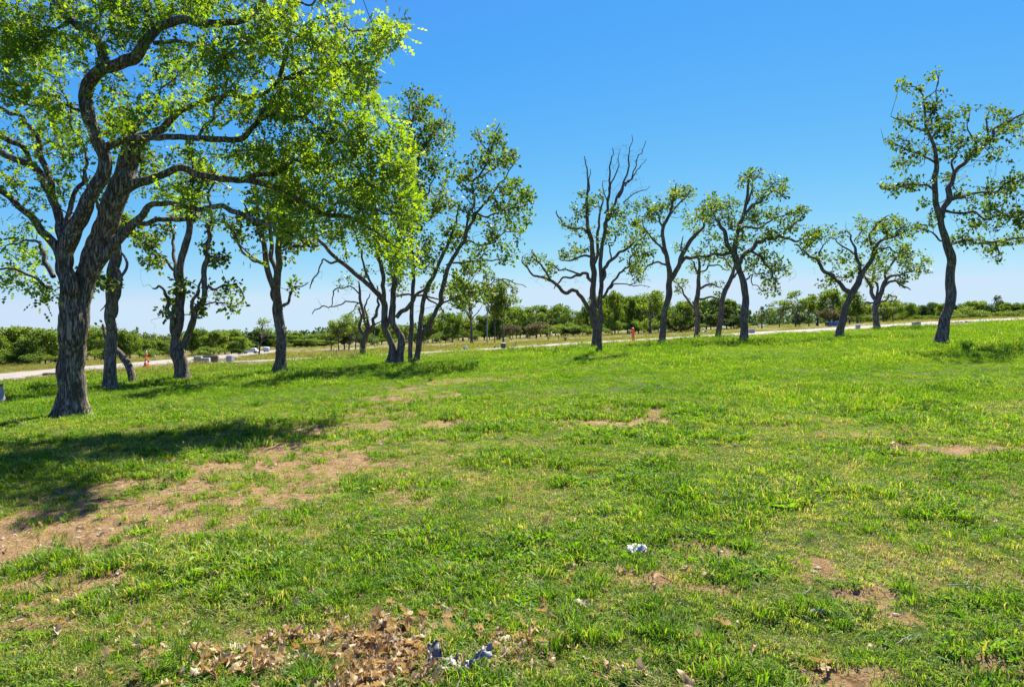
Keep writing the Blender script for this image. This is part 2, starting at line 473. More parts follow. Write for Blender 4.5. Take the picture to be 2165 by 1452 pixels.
def tuft(name, nb, rad, hmin, hmax, w, bend, straw, rg, low=0.0):
    """nb curved tapering blades; 4 cross-sections each"""
    a = rg.uniform(0, 2 * np.pi, nb); rr = rad * np.sqrt(rg.uniform(0, 1, nb))
    bx, by = np.cos(a) * rr, np.sin(a) * rr
    da = a + rg.normal(0, 0.9, nb)
    h = rg.uniform(hmin, hmax, nb); be = bend * rg.uniform(.35, 1.5, nb)
    ww = w * rg.uniform(.6, 1.35, nb)
    t = np.array([0, .34, .70, 1.0]); wt = np.array([.75, 1.0, .66, 0.0])
    dx, dy = np.cos(da), np.sin(da)
    sx, sy = -dy, dx
    V = np.zeros((nb, 7, 3))
    k = 0
    for i in range(4):
        hz = h * np.sin(np.minimum(t[i] * (1 + .35 * be), 2.4)) / np.maximum(1, 1) * (1 - .25 * be * t[i] ** 2)
        out = h * be * t[i] ** 1.8
        px, py = bx + dx * out, by + dy * out
        if i < 3:
            for s in (-1, 1):
                V[:, k, 0] = px + s * sx * ww * wt[i] / 2; V[:, k, 1] = py + s * sy * ww * wt[i] / 2; V[:, k, 2] = hz - low
                k += 1
        else:
            V[:, k, 0] = px; V[:, k, 1] = py; V[:, k, 2] = hz - low
    V[:, :2, 2] -= 0.012
    o = np.arange(nb)[:, None] * 7
    q = np.concatenate([o + np.array([[0, 1, 3, 2]]), o + np.array([[2, 3, 5, 4]])], 0)
    tr = o + np.array([[4, 5, 6]])
    lr = np.where(rg.uniform(0, 1, nb) < straw, rg.uniform(.72, 1.0, nb), np.clip(rg.normal(.42, .17, nb), 0, .7))
    me = mesh_of(name, V.reshape(-1, 3), np.concatenate((q.ravel(), tr.ravel())), np.concatenate((np.full(len(q), 4), np.full(len(tr), 3))), {'lr': np.repeat(lr, 7)})
    me.materials.append(M['grass'])
    return bpy.data.objects.new(name, me)

def weed(name, nl, rg):
    """low rosette of small broad leaves"""
    Vs, Fs, lt, lr = [], [], [], []
    for i in range(nl):
        a = rg.uniform(0, 6.283); L = rg.uniform(.018, .046); w = L * rg.uniform(.3, .5); e = rg.uniform(.15, .8)
        b = np.array([rg.normal(0, .04), rg.normal(0, .04), rg.uniform(0, .014)])
        d = np.array([math.cos(a) * math.cos(e), math.sin(a) * math.cos(e), math.sin(e)]); s = np.array([-math.sin(a), math.cos(a), 0.0]); u = np.cross(s, d) * -1
        k = len(Vs)
        Vs += [b, b + d * L * .45 + s * w / 2 + u * w * .2, b + d * L - np.array([0, 0, L * .25]), b + d * L * .45 - s * w / 2 + u * w * .2]
        Fs += [k, k + 1, k + 2, k, k + 2, k + 3]; lt += [3, 3]
        lr += [rg.uniform(.2, .62)] * 4
    me = mesh_of(name, np.array(Vs), Fs, lt, {'lr': lr}); me.materials.append(M['grass'])
    return bpy.data.objects.new(name, me)

def build_grass():
    rg = np.random.default_rng(11)
    col = bpy.data.collections.new('grass_tufts')
    kinds = []
    for i in range(5): kinds.append(tuft('tuft_a%d' % i, 30, .060, .012, .034, .0042, .95, .22, rg))       # 0-4 short mat
    for i in range(4): kinds.append(tuft('tuft_b%d' % i, 38, .055, .025, .062, .0044, .8, .12, rg))        # 5-8 clump
    for i in range(3): kinds.append(tuft('tuft_c%d' % i, 34, .090, .012, .032, .0040, 1.7, .72, rg))       # 9-11 flat straw thatch
    for i in range(3): kinds.append(weed('weed_%d' % i, 26, rg))                                           # 12-14 weeds
    for i in range(3): kinds.append(tuft('tuft_d%d' % i, 110, .24, .028, .070, .0065, .75, .12, rg))           # 15-17 coarse, farther off
    for i in range(2): kinds.append(tuft('tuft_e%d' % i, 130, .55, .035, .095, .013, .65, .14, rg))            # 18-19 farthest
    for i in range(2): kinds.append(tuft('tuft_f%d' % i, 55, .06, .055, .125, .0050, .8, .08, rg))          # 20-21 big lush clump
    for i in range(2): kinds.append(tuft('stalk_%d' % i, 5, .05, .07, .17, .0028, .55, 1.0, rg))               # 22-23 dry stalks
    for k, o in enumerate(kinds):
        o.name = '%02d_' % k + o.name
        col.objects.link(o)
    P, ROT, SCL, IDX, DRY = [], [], [], [], []
    def add(x, y, idx, s, dry=None, tilt=.22, keepz=0.0):
        if len(x) == 0: return
        z = ground_z(x, y) - keepz
        P.append(np.stack((x, y, z), 1))
        k = len(x)
        ROT.append(np.stack((rg.normal(0, tilt, k), rg.normal(0, tilt, k), rg.uniform(0, 6.283, k)), 1))
        SCL.append(s); IDX.append(idx); DRY.append(dry_at(x, y) if dry is None else dry)
    def zone(y0, y1, dens, um=1.0):
        n = int(dens * um * (y1 ** 2 - y0 ** 2))
        y = np.sqrt(rg.uniform(y0 ** 2, y1 ** 2, n)); x = rg.uniform(-um, um, n) * y
        return x, y
    def off_road(x, y, d=.0):
        ok = np.ones(len(x), bool)
        sel = np.where(y > 14)[0]
        for c in range(0, len(sel), 4000):
            s = sel[c:c + 4000]
            dd = ((x[s, None] - ROAD_PTS[None, :, 0]) ** 2 + (y[s, None] - ROAD_PTS[None, :, 1]) ** 2).min(1)
            ok[s] = dd > (0.55 + .006 * y[s]) ** 2
        return ok
    # short mat
    for (y0, y1, dens, sc) in ((2.3, 5.2, 560, 1.0), (5.2, 8.5, 330, 1.12), (8.5, 14, 170, 1.35)):
        x, y = zone(y0, y1, dens)
        so = soil_at(x, y)
        k = rg.uniform(0, 1, len(x)) > .97 * smooth(.18, .62, so)
        x, y, so = x[k], y[k], so[k]
        v = fbm(x * .9, y * .9, 12.0) + .4 * vnoise(x * 4, y * 4, 2.)
        u = rg.uniform(0, 1, len(x))
        idx = rg.integers(0, 5, len(x))
        clump = (v > .10) & (u < .55); idx[clump] = rg.integers(5, 9, clump.sum())
        st = ((v < -.06) & (u < .5)) | (rg.uniform(0, 1, len(x)) < .10); idx[st] = rg.integers(9, 12, st.sum())
        w = (fbm(x * 1.1 + 50, y * 1.1, 3.) > .16) & (u > .7); idx[w] = rg.integers(12, 15, w.sum())
        s = sc * rg.uniform(.6, 1.35, len(x)) * (1 - .4 * so) * (1 + .9 * np.clip(v, -.45, .7))
        add(x, y, idx, s)
    # big lush clumps near the viewer
    x, y = zone(2.6, 15, 3.4)
    k = (soil_at(x, y) < .45) & (fbm(x * .6 + 7, y * .6, 6.) > -.12)
    x, y = x[k], y[k]
    add(x, y, rg.integers(20, 22, len(x)), rg.uniform(.45, 1.1, len(x)) * (.9 + .35 * smooth(8, 14, y)), tilt=.12)
    for (px, py, n_, r_, s_) in ((700, 1215, 12, .24, 1.0), (1300, 1345, 14, .26, 1.05), (760, 1130, 5, .2, .8), (980, 1065, 7, .13, .85), (540, 1030, 10, .2, .7), (560, 985, 9, .3, .65),
                                 (1650, 905, 8, .22, .85), (1240, 955, 6, .25, .8), (1880, 1090, 8, .35, .9), (2100, 1130, 14, .4, 1.0), (1700, 1260, 6, .25, .8), (400, 1070, 9, .3, .65), (230, 1330, 9, .3, .9), (370, 1440, 9, .25, 1.0),
                                 (690, 1435, 6, .10, 1.1), (1100, 1290, 7, .2, .9), (2050, 1010, 7, .3, .8), (1620, 1140, 6, .3, .8), (200, 1155, 8, .25, .7), (460, 1125, 7, .25, .75), (60, 1100, 7, .3, .6), (1350, 820, 8, .8, .9), (1300, 800, 6, .8, .8)):
        gx, gy = px_ground(px, py)
        x = gx + rg.normal(0, r_, n_); y = gy + rg.normal(0, r_, n_)
        add(x, y, rg.integers(20, 22, n_), s_ * rg.uniform(.7, 1.1, n_), tilt=.14)
    x, y = zone(2.4, 16, 7)
    add(x, y, rg.integers(22, 24, len(x)), rg.uniform(.5, 1.1, len(x)), tilt=.35)
    # straw thatch lying in the thin places
    x, y = zone(2.4, 10, 75)
    so = soil_at(x, y); k = (so > .06) & (so < .42)
    add(x[k], y[k], rg.integers(9, 12, k.sum()), rg.uniform(.6, 1.2, k.sum()), tilt=.1)
    # coarser tufts farther off
    for (y0, y1, dens, sc, a, b) in ((11, 20, 34, .85, 15, 18), (18, 32, 19, 1.15, 15, 18), (28, 62, 5.5, .95, 18, 20), (60, 150, .55, 1.2, 18, 20)):
        x, y = zone(y0, y1, dens, 1.0)
        so = soil_at(x, y)
        k = (rg.uniform(0, 1, len(x)) > smooth(.15, .6, so)) & off_road(x, y)
        dr = dry_at(x, y)
        k &= rg.uniform(0, 1, len(x)) > .45 * dr
        x, y, dr = x[k], y[k], dr[k]
        v = fbm(x * .35, y * .35, 15.0)
        add(x, y, rg.integers(a, b, len(x)), sc * rg.uniform(.6, 1.25, len(x)) * (1 + 1.1 * np.clip(v, -.2, .5)) * (1 - .15 * dr), dr)
    # rank grass around the foot of the trees
    for (px, py, n_, r_) in ((150, 884, 60, .75), (235, 824, 30, .6), (282, 810, 24, .5), (386, 806, 30, .55), (592, 792, 30, .6), (830, 770, 40, .8), (880, 766, 24, .6), (1268, 748, 14, .4), (1400, 724, 30, .8), (1450, 718, 40, 1.6), (1573, 723, 26, .8), (1776, 714, 24, .8), (1850, 697, 24, .9), (1990, 729, 30, .7)):
        gx, gy = px_ground(px, py)
        x = gx + rg.normal(0, r_, n_); y = gy + rg.normal(0, r_ * .7, n_) - .15
        add(x, y, rg.integers(15, 18, n_), rg.uniform(.7, 1.5, n_), tilt=.15)
    P_, ROT_, SCL_, IDX_, DRY_ = np.vstack(P), np.vstack(ROT), np.concatenate(SCL), np.concatenate(IDX), np.concatenate(DRY)
    me = bpy.data.meshes.new('grass')
    me.vertices.add(len(P_)); me.vertices.foreach_set('co', P_.astype(np.float32).ravel())
    for nm, ty, da in (('scl', 'FLOAT', SCL_.astype(np.float32)), ('idx', 'INT', IDX_.astype(np.int32)), ('dry', 'FLOAT', DRY_.astype(np.float32))):
        at = me.attributes.new(nm, ty, 'POINT'); at.data.foreach_set('value', da)
    at = me.attributes.new('rot', 'FLOAT_VECTOR', 'POINT'); at.data.foreach_set('vector', ROT_.astype(np.float32).ravel())
    me.update()
    ob = link('grass', me, M['grass'])
    tag(ob, 'green spring grass with weeds and straw covering the field', 'grass', kind='stuff')
    ng = bpy.data.node_groups.new('scatter_grass', 'GeometryNodeTree')
    ng.interface.new_socket('Geometry', in_out='INPUT', socket_type='NodeSocketGeometry')
    ng.interface.new_socket('Geometry', in_out='OUTPUT', socket_type='NodeSocketGeometry')
    n, l = ng.nodes, ng.links
    gi, go = n.new('NodeGroupInput'), n.new('NodeGroupOutput')
    ci = n.new('GeometryNodeCollectionInfo'); ci.inputs['Collection'].default_value = col
    ci.inputs['Separate Children'].default_value = True; ci.inputs['Reset Children'].default_value = True
    io = n.new('GeometryNodeInstanceOnPoints'); io.inputs['Pick Instance'].default_value = True
    def na(nm, ty):
        k = n.new('GeometryNodeInputNamedAttribute'); k.data_type = ty; k.inputs['Name'].default_value = nm; return k.outputs['Attribute']
    l.new(gi.outputs[0], io.inputs['Points']); l.new(ci.outputs[0], io.inputs['Instance'])
    l.new(na('idx', 'INT'), io.inputs['Instance Index']); l.new(na('rot', 'FLOAT_VECTOR'), io.inputs['Rotation']); l.new(na('scl', 'FLOAT'), io.inputs['Scale'])
    l.new(io.outputs[0], go.inputs[0])
    md = ob.modifiers.new('scatter', 'NODES'); md.node_group = ng
    print('grass tufts', len(P_))
build_grass()
# ------------------------------------------------------------------ trees: traced limbs, grown twigs, leaf by leaf crowns
def catmull(P, ds):
    P = np.asarray(P, float)
    if len(P) == 2: Q = np.vstack((2 * P[0] - P[1], P, 2 * P[1] - P[0]))
    else: Q = np.vstack((2 * P[0] - P[1], P, 2 * P[-1] - P[-2]))
    out = []
    for i in range(1, len(Q) - 2):
        p0, p1, p2, p3 = Q[i - 1:i + 3]
        k = max(2, int(np.linalg.norm((p2 - p1)[:3]) / ds) + 1)
        t = np.linspace(0, 1, k, endpoint=False)[:, None]
        out.append(.5 * ((2 * p1) + (-p0 + p2) * t + (2 * p0 - 5 * p1 + 4 * p2 - p3) * t ** 2 + (-p0 + 3 * p1 - 3 * p2 + p3) * t ** 3))
    out.append(P[-1:])
    return np.vstack(out)

class Wood:
    """collects tubes into one mesh"""
    def __init__(s): s.V, s.F, s.n = [], [], 0
    def tube(s, P, rad, sides, cap=True, disp=None):
        P = np.asarray(P, float); rad = np.asarray(rad, float); k = len(P)
        T = np.gradient(P, axis=0); T /= np.linalg.norm(T, axis=1)[:, None] + 1e-9
        ref = np.array([0.31, 0.95, 0.05]) if abs(T[0][2]) > .7 else np.array([0, 0, 1.0])
        N_ = np.zeros_like(P); n0 = np.cross(T[0], ref); n0 /= np.linalg.norm(n0) + 1e-9
        for i in range(k):
            n0 = n0 - T[i] * (n0 @ T[i]); n0 /= np.linalg.norm(n0) + 1e-9; N_[i] = n0
        B_ = np.cross(T, N_)
        a = np.arange(sides) / sides * 2 * np.pi
        rr = np.repeat(rad[:, None], sides, 1)
        if disp is not None: rr = disp(P, N_, B_, a, rr)
        V = P[:, None] + rr[..., None] * (np.cos(a)[None, :, None] * N_[:, None] + np.sin(a)[None, :, None] * B_[:, None])
        V = V.reshape(-1, 3)
        i = np.arange(k - 1)[:, None]; j = np.arange(sides)[None]; j2 = (j + 1) % sides
        q = np.stack((i * sides + j, i * sides + j2, (i + 1) * sides + j2, (i + 1) * sides + j), -1).reshape(-1, 4)
        if cap:
            V = np.vstack((V, P[-1] + T[-1] * rad[-1] * .6)); c = len(V) - 1; b = (k - 1) * sides
            t = np.stack((b + np.arange(sides), b + (np.arange(sides) + 1) % sides, np.full(sides, c), np.full(sides, c)), 1)
            q = np.vstack((q, t))
        s.V.append(V); s.F.append(q + s.n); s.n += len(V)
    def mesh(s, name):
        V = np.vstack(s.V); q = np.vstack(s.F)
        tri = q[:, 2] == q[:, 3]
        flat = np.concatenate((q[~tri].ravel(), q[tri][:, :3].ravel()))
        lt = np.concatenate((np.full((~tri).sum(), 4), np.full(tri.sum(), 3)))
        return mesh_of(name, V, flat, lt)

# leaf outlines: x along the midrib, y across; (verts, triangles)
OAK = (np.array([(0, 0, 0), (.30, 0, .03), (.62, 0, .04), (1.0, 0, -.05), (.16, .17, .04), (.48, .30, .10), (.78, .20, .06), (.16, -.17, .04), (.48, -.30, .10), (.78, -.20, .06)]),
       np.array([(0, 1, 4), (1, 2, 5), (2, 3, 6), (1, 0, 7), (2, 1, 8), (3, 2, 9)]))
RHOMB = (np.array([(0, 0, 0), (.5, .30, .08), (1, 0, -.04), (.5, -.30, .08)]), np.array([(0, 2, 1), (0, 3, 2)]))
CLUMP = (np.array([(0, 0, 0), (.5, .34, .12), (1, 0, -.05), (.5, -.34, .12), (.1, .1, -.3), (.45, .05, .42), (.8, -.1, .35)]), np.array([(0, 2, 1), (0, 3, 2), (0, 5, 6), (4, 6, 5)]))

def leaves_mesh(name, C, D, size, shape, rg, up=0.9, lr=None, tw=None, mats=(), U=None):
    """one leaf at each point C, pointing about along D"""
    n = len(C); T, tri = shape
    D = D + rg.normal(0, .55, (n, 3)); D[:, 2] -= .15
    D /= np.linalg.norm(D, axis=1)[:, None] + 1e-9
    if U is None: U = rg.normal(0, 1, (n, 3)); U[:, 2] += up * 1.6
    else: U = U + rg.normal(0, .42, (n, 3))
    S = np.cross(U, D); S /= np.linalg.norm(S, axis=1)[:, None] + 1e-9
    U = np.cross(D, S)
    sz = size * rg.uniform(.5, 1.3, n)
    V = C[:, None] + sz[:, None, None] * (T[None, :, 0:1] * D[:, None] + T[None, :, 1:2] * S[:, None] + T[None, :, 2:3] * U[:, None] * rg.uniform(-.6, 1.6, n)[:, None, None])
    k = len(T)
    Fc = (tri[None] + (np.arange(n) * k)[:, None, None]).reshape(-1, 3)
    lr = np.clip(rg.normal(.42, .2, n), 0, 1) if lr is None else lr
    V, lrv, flat, lt, mi = V.reshape(-1, 3), np.repeat(lr, k), Fc.ravel(), np.full(len(Fc), 3), np.zeros(len(Fc), np.int32)
    if tw is not None and tw.V:
        TV, q = np.vstack(tw.V), np.vstack(tw.F) + len(V)
        tri_ = q[:, 2] == q[:, 3]
        flat = np.concatenate((flat, q[~tri_].ravel(), q[tri_][:, :3].ravel()))
        lt = np.concatenate((lt, np.full((~tri_).sum(), 4), np.full(tri_.sum(), 3)))
        mi = np.concatenate((mi, np.ones(len(q), np.int32)))
        V = np.vstack((V, TV)); lrv = np.concatenate((lrv, np.zeros(len(TV))))
    me = mesh_of(name, V, flat, lt, {'lr': lrv}, shade=False)
    for m_ in mats: me.materials.append(m_)
    if len(me.polygons) == len(mi): me.polygons.foreach_set('material_index', mi)
    return me

class Tree:
    def __init__(s, base, Y=None, seed=1, spread=.8, sides=14, jit=1.0):
        s.rg = np.random.default_rng(seed)
        if Y is None: x, y = px_ground(*base)
        else: y = Y; x = (base[0] - CX) / F * Y
        s.b = np.array([x, y, G(x, y)]); s.Y = y
        s.wood, s.twig = Wood(), Wood()
        s.nod, s.nr, s.npx = [], [], []
        s.spread, s.sides, s.jit, s.wf = spread, sides, jit, 1.0
        s.leafC, s.leafD, s.leafU = [], [], []
    def limb(s, pts, dd=None, first=False, ds=None, disp=None, sides=None, flare=True, bare=False):
        pts = np.array(pts, float); rg = s.rg
        if not first and len(pts) > 2:          # crooked growth: a kink inside every span
            o_ = [pts[0]]
            for p_, q_ in zip(pts[:-1], pts[1:]):
                d_ = q_ - p_; L_ = np.hypot(d_[0], d_[1]); n_ = np.array([-d_[1], d_[0], 0]) / (L_ + 1e-9)
                if L_ > 9 and p_[2] < 16: o_.append(p_ + d_ * rg.uniform(.35, .65) + n_ * rg.normal(0, .10) * L_)
                o_.append(q_)
            pts = np.array(o_)
        if first: y0 = s.Y
        else:
            A = np.vstack(s.npx); d = np.hypot(A[:, 0] - pts[0, 0], A[:, 1] - pts[0, 1]); y0 = A[int(np.argmin(d)), 2]
        L = np.concatenate(([0], np.cumsum(np.hypot(*np.diff(pts[:, :2], axis=0).T)))); t = L / L[-1]
        if dd is None: dd = 0.0 if first else rg.uniform(-.55, .55) * L[-1] / F * s.Y
        Yp = y0 + dd * t ** 1.15
        W = np.array([px_at(a, b, Y) for (a, b, _), Y in zip(pts, Yp)])
        rad = pts[:, 2] / 2 / F * Yp * s.wf * np.where(pts[:, 2] > 30, .84, np.where(pts[:, 2] > 14, .80, .92))
        if first: W[0, 2] = min(W[0, 2], s.b[2] - .03)
        Q = catmull(np.hstack((W, rad[:, None])), ds or max(.05, .10 * s.Y / 25))
        P, r = Q[:, :3], np.maximum(Q[:, 3], .004)
        k = len(P)
        al = np.concatenate(([0], np.cumsum(np.linalg.norm(np.diff(P, axis=0), axis=1))))
        sd = rg.uniform(0, 99); fq = 1.5 if s.Y < 16 else 1.1
        w = np.clip(al / (.5 if not first else 1.2), 0, 1)[:, None]
        jit = np.stack([fbm(al * fq + sd, al * 0 + 7 * c, 0., 3) for c in range(3)], 1)
        P = P + jit * w * np.minimum(r[:, None] * .5 + .05, .13) * s.jit
        jt2 = np.stack([fbm(al * 3.4 + sd, al * 0 + 7 * c + 60, 0., 3) for c in range(3)], 1)
        P = P + jt2 * w * (.085 * np.exp(-(r[:, None] / .07) ** 2)) * s.jit
        r = r * (1 + .16 * fbm(al * fq * 1.3 + sd, al * 0 + 50, 0., 3))
        if first and flare:
            h = P[:, 2] - s.b[2]; r = r * (1 + .30 * np.exp(-np.maximum(h, 0) / (r[0] * .8)))
        sides = sides or (s.sides if r.max() > .06 else 7 if r.max() > .025 else 5)
        s.wood.tube(P - s.b, r, sides, disp=disp)
        s.nod.append(P); s.nr.append(r)
        px = P[:, 0] / P[:, 1] * F + CX; py = EYE - (P[:, 2] - CAMZ) / P[:, 1] * F
        if bare: return
        s.npx.append(np.stack((px, py, P[:, 1], r), 1))
    def targets(s, blobs, mul=1.0, off=0.0):
        T = []
        A = np.vstack(s.npx); rg = s.rg
        for b in blobs:
            px, py, rx, ry, n = b[:5]
            k = max(1, int(n * mul))
            a = rg.uniform(0, 6.283, k); q = np.sqrt(rg.uniform(0, 1, k)) * (1 + .12 * rg.normal(0, 1, k))
            X = px + np.cos(a) * q * rx; Yp = py + np.sin(a) * q * ry
            for x, y in zip(X, Yp):
                i = int(np.argmin((A[:, 0] - x) ** 2 + (A[:, 1] - y) ** 2))
                Y = A[i, 2] + rg.normal(0, s.spread) + off
                T.append(px_at(x, y, max(Y, 2.0)))
        return np.array(T) if T else np.zeros((0, 3))
    def grow(s, T, nleaf, sig, thin=.0045, maxr=.5, along=.5, seglen=.16, bare=0.0, curl=.25, gnarl=.05):
        rg = s.rg
        nod = np.vstack(s.nod); nr = np.concatenate(s.nr); keep = nr < maxr
        nod, nr = nod[keep], nr[keep]
        cap = len(nod) + len(T) * 14
        A = np.zeros((cap, 3)); RR = np.zeros(cap); n = len(nod); A[:n] = nod; RR[:n] = nr
        d0 = np.array([((nod - t) ** 2).sum(1).min() for t in T]); order = np.argsort(d0)
        for ti in order:
            t = T[ti]
            dv = A[:n] - t; d2 = (dv ** 2).sum(1) * (1 + .8 * (dv[:, 2] > .15))      # rather from below than from above
            i = int(np.argmin(d2)); p = A[i]; L = float(np.sqrt(((t - p) ** 2).sum()))
            k = int(np.clip(L / seglen, 3, 12)); u = np.linspace(0, 1, k)[:, None]
            side = rg.normal(0, 1, 3) * curl * L; side[2] += .10 * L
            P = p + (t - p) * u + side * (u * (1 - u) * 2) + rg.normal(0, gnarl * L ** .5, (k, 3)) * (u * (1 - u) * 3)
            r0 = min(RR[i] * .72, thin + .0085 * L); r = r0 * (1 - u[:, 0]) + thin * .62 * u[:, 0]
            s.twig.tube(P - s.b, r, 4 if r0 < .02 else 6)
            if n + k < cap:
                A[n:n + k - 1] = P[1:]; RR[n:n + k - 1] = r[1:]; n += k - 1
            if rg.uniform() < bare: continue
            m = rg.poisson(nleaf)
            if m == 0: continue
            v = np.where(rg.uniform(0, 1, m) < along, rg.uniform(.45, 1, m), 1.0)
            j = np.clip((v * (k - 1)).astype(int), 0, k - 1)
            off = rg.normal(0, sig, (m, 3)) * np.where(v > .99, 1, .65)[:, None]
            s.leafC.append(P[j] + off - s.b); dd_ = (P[-1] - P[-2]); dd_ = dd_ / (np.linalg.norm(dd_) + 1e-9)
            o = off / (np.linalg.norm(off, axis=1)[:, None] + 1e-9)
            s.leafD.append(dd_ * .7 + o * .9)
            cu = rg.normal(0, .75, 3) + np.array([0, 0, .7]); s.leafU.append(np.repeat(cu[None], m, 0))
    def finish(s, name, label, cat, bark, leaf, size, shape=RHOMB, group=None, up=.9):
        r = empty(name, tuple(s.b), label, cat, group)
        link('trunk', s.wood.mesh('trunk'), bark, r)
        if s.leafC or s.twig.V:
            C, D = (np.vstack(s.leafC), np.vstack(s.leafD)) if s.leafC else (np.zeros((0, 3)),) * 2
            link('crown', leaves_mesh('crown', C, D, size, shape, s.rg, up, tw=s.twig, mats=(leaf, bark), U=np.vstack(s.leafU) if s.leafU else None), None, r)
            print(name, 'leaves', len(C), 'Y %.1f' % s.Y)
        return r

# ---- the big post oak at the left
def oak_disp(P, N_, B_, a, rr):
    """deep furrowed bark, a seam up the middle of the trunk"""
    s = np.arange(len(P)); h = P[:, 2]
    A_, H_ = np.meshgrid(a, h)
    ca, sa = np.cos(A_), np.sin(A_)
    R0 = rr
    fur = fbm(ca * 7.5, sa * 7.5, H_ * 1.7, 4); rid = 1 - np.abs(fur) * 2.4
    low = vnoise(ca * 1.3 + 5, sa * 1.3, H_ * .8)
    root = np.exp(-np.maximum(H_, 0) / .20) * (H_ < 1.2) * .34 * np.maximum(np.cos(5 * A_ + 1.1 + .8 * np.sin(A_)), -.2)
    return R0 * (1 + root) * (1 + .06 * low) + np.minimum(R0, .3) * (.085 * (rid - .6) + .035 * fbm(ca * 18, sa * 18, H_ * 6, 2))

def big_oak():
    t = Tree((152, 881), seed=21, spread=.5, sides=18)
    t.wf = .85
    D = oak_disp
    t.limb([(152, 886, 84), (151, 850, 76), (150, 800, 72), (150, 740, 70), (148, 690, 66), (143, 640, 52), (141, 590, 46), (142, 540, 46), (150, 495, 42), (168, 465, 40), (188, 440, 39), (205, 410, 38), (215, 375, 37), (215, 330, 35), (207, 295, 34), (192, 262, 33), (180, 230, 35), (178, 195, 36), (192, 165, 34), (215, 142, 34)], first=True, dd=-.9, ds=.035, disp=D, sides=56)
    t.limb([(166, 720, 40), (170, 660, 44), (178, 605, 52), (190, 555, 58), (207, 510, 58), (230, 460, 58), (252, 415, 56), (270, 370, 50), (280, 335, 46), (288, 300, 40), (310, 283, 30), (345, 262, 22), (378, 236, 19), (420, 215, 17), (470, 205, 15), (520, 205, 13), (560, 190, 10), (600, 165, 8), (650, 150, 6), (720, 140, 3)], dd=.5, ds=.04, disp=D, sides=44)
    t.limb([(283, 335, 40), (290, 305, 42), (292, 282, 30)], dd=.15, ds=.04, disp=D, sides=30)
    # middle stem to its top fork
    t.limb([(210, 148, 33), (250, 140, 34), (280, 125, 33), (305, 102, 31), (322, 72, 30), (340, 52, 28), (380, 45, 23), (430, 48, 21), (490, 47, 20), (530, 32, 18), (552, 5, 15), (565, -40, 12), (600, -110, 8), (640, -180, 4)], dd=.2, ds=.05, disp=D, sides=28)
    t.limb([(222, 150, 28), (222, 125, 29), (210, 95, 27), (185, 70, 25), (155, 42, 24), (128, 12, 24), (105, -40, 20), (70, -110, 15), (40, -190, 10), (0, -260, 5)], dd=1.0, ds=.05, disp=D, sides=28)
    t.limb([(322, 75, 12), (316, 40, 11), (308, 0, 9), (300, -60, 7), (310, -140, 4)], dd=.9)
    t.limb([(325, 92, 12), (360, 88, 11), (400, 97, 9), (450, 108, 6), (500, 128, 4), (540, 150, 3)], dd=-.3)
    t.limb([(222, 312, 26), (245, 304, 22), (290, 294, 20), (345, 289, 18), (400, 290, 17), (450, 299, 18), (500, 299, 18), (525, 281, 17), (548, 255, 15), (575, 222, 13), (596, 180, 12), (604, 140, 10), (608, 100, 9), (606, 55, 7), (615, 0, 5), (640, -60, 3)], dd=.7, ds=.05, disp=D, sides=26)
    t.limb([(520, 284, 12), (560, 245, 10), (600, 236, 9), (650, 255, 8), (690, 290, 7), (730, 340, 6), (780, 392, 5), (830, 432, 3)], dd=.6)
    t.limb([(690, 290, 6), (740, 300, 5), (790, 320, 4), (840, 350, 2.5)], dd=.3)
    t.limb([(600, 168, 8), (650, 150, 7), (700, 165, 6), (750, 200, 5), (800, 230, 4), (850, 290, 2.5)], dd=.2)
    t.limb([(606, 60, 7), (650, 80, 6), (690, 110, 5), (740, 140, 4), (800, 175, 2.5)], dd=-1.9)
    t.limb([(615, 5, 6), (680, -5, 6), (715, 20, 6), (735, 50, 5), (770, 68, 4), (830, 80, 2.5)], dd=-1.9)
    # lower right limbs
    t.limb([(262, 400, 36), (290, 388, 30), (318, 378, 26), (345, 368, 24), (385, 361, 22), (430, 371, 21), (490, 377, 20), (540, 380, 18), (585, 396, 16), (630, 425, 14), (670, 443, 13), (705, 458, 12), (760, 470, 9), (810, 500, 6), (850, 545, 3)], dd=.3, ds=.05, disp=D, sides=26)
    t.limb([(515, 378, 16), (555, 366, 15), (590, 360, 14), (604, 350, 12), (640, 345, 8), (690, 370, 6), (760, 420, 4)], dd=.8)
    t.limb([(690, 450, 8), (740, 430, 6), (790, 440, 5), (850, 460, 3)], dd=-.5)
    t.limb([(205, 560, 40), (228, 536, 34), (252, 512, 29), (278, 482, 25), (305, 454, 21), (332, 432, 17), (372, 430, 15), (410, 443, 15), (450, 438, 14), (495, 448, 12), (545, 472, 10), (600, 490, 7), (650, 520, 4)], dd=-.8, ds=.05, disp=D, sides=26)
    t.limb([(292, 470, 15), (330, 463, 14), (375, 462, 13), (405, 460, 12), (425, 445, 9)], dd=.25)
    t.limb([(470, 450, 6), (495, 490, 5), (520, 530, 4), (552, 556, 3)], dd=.6)
    # left limbs
    t.limb([(135, 560, 34), (118, 518, 26), (98, 492, 22), (62, 455, 20), (30, 428, 18), (0, 405, 17), (-60, 370, 13), (-140, 320, 8), (-210, 290, 4)], dd=-1.0, ds=.05, disp=D, sides=24)
    t.limb([(138, 530, 30), (125, 490, 25), (118, 450, 24), (112, 415, 24), (98, 388, 23), (76, 362, 21), (50, 344, 19), (22, 330, 17), (-5, 318, 16), (-80, 280, 12), (-170, 230, 6)], dd=1.4, ds=.05, disp=D, sides=24)
    t.limb([(66, 350, 14), (56, 322, 15), (38, 303, 14), (10, 288, 13), (-50, 250, 9), (-110, 200, 5)], dd=-.8)
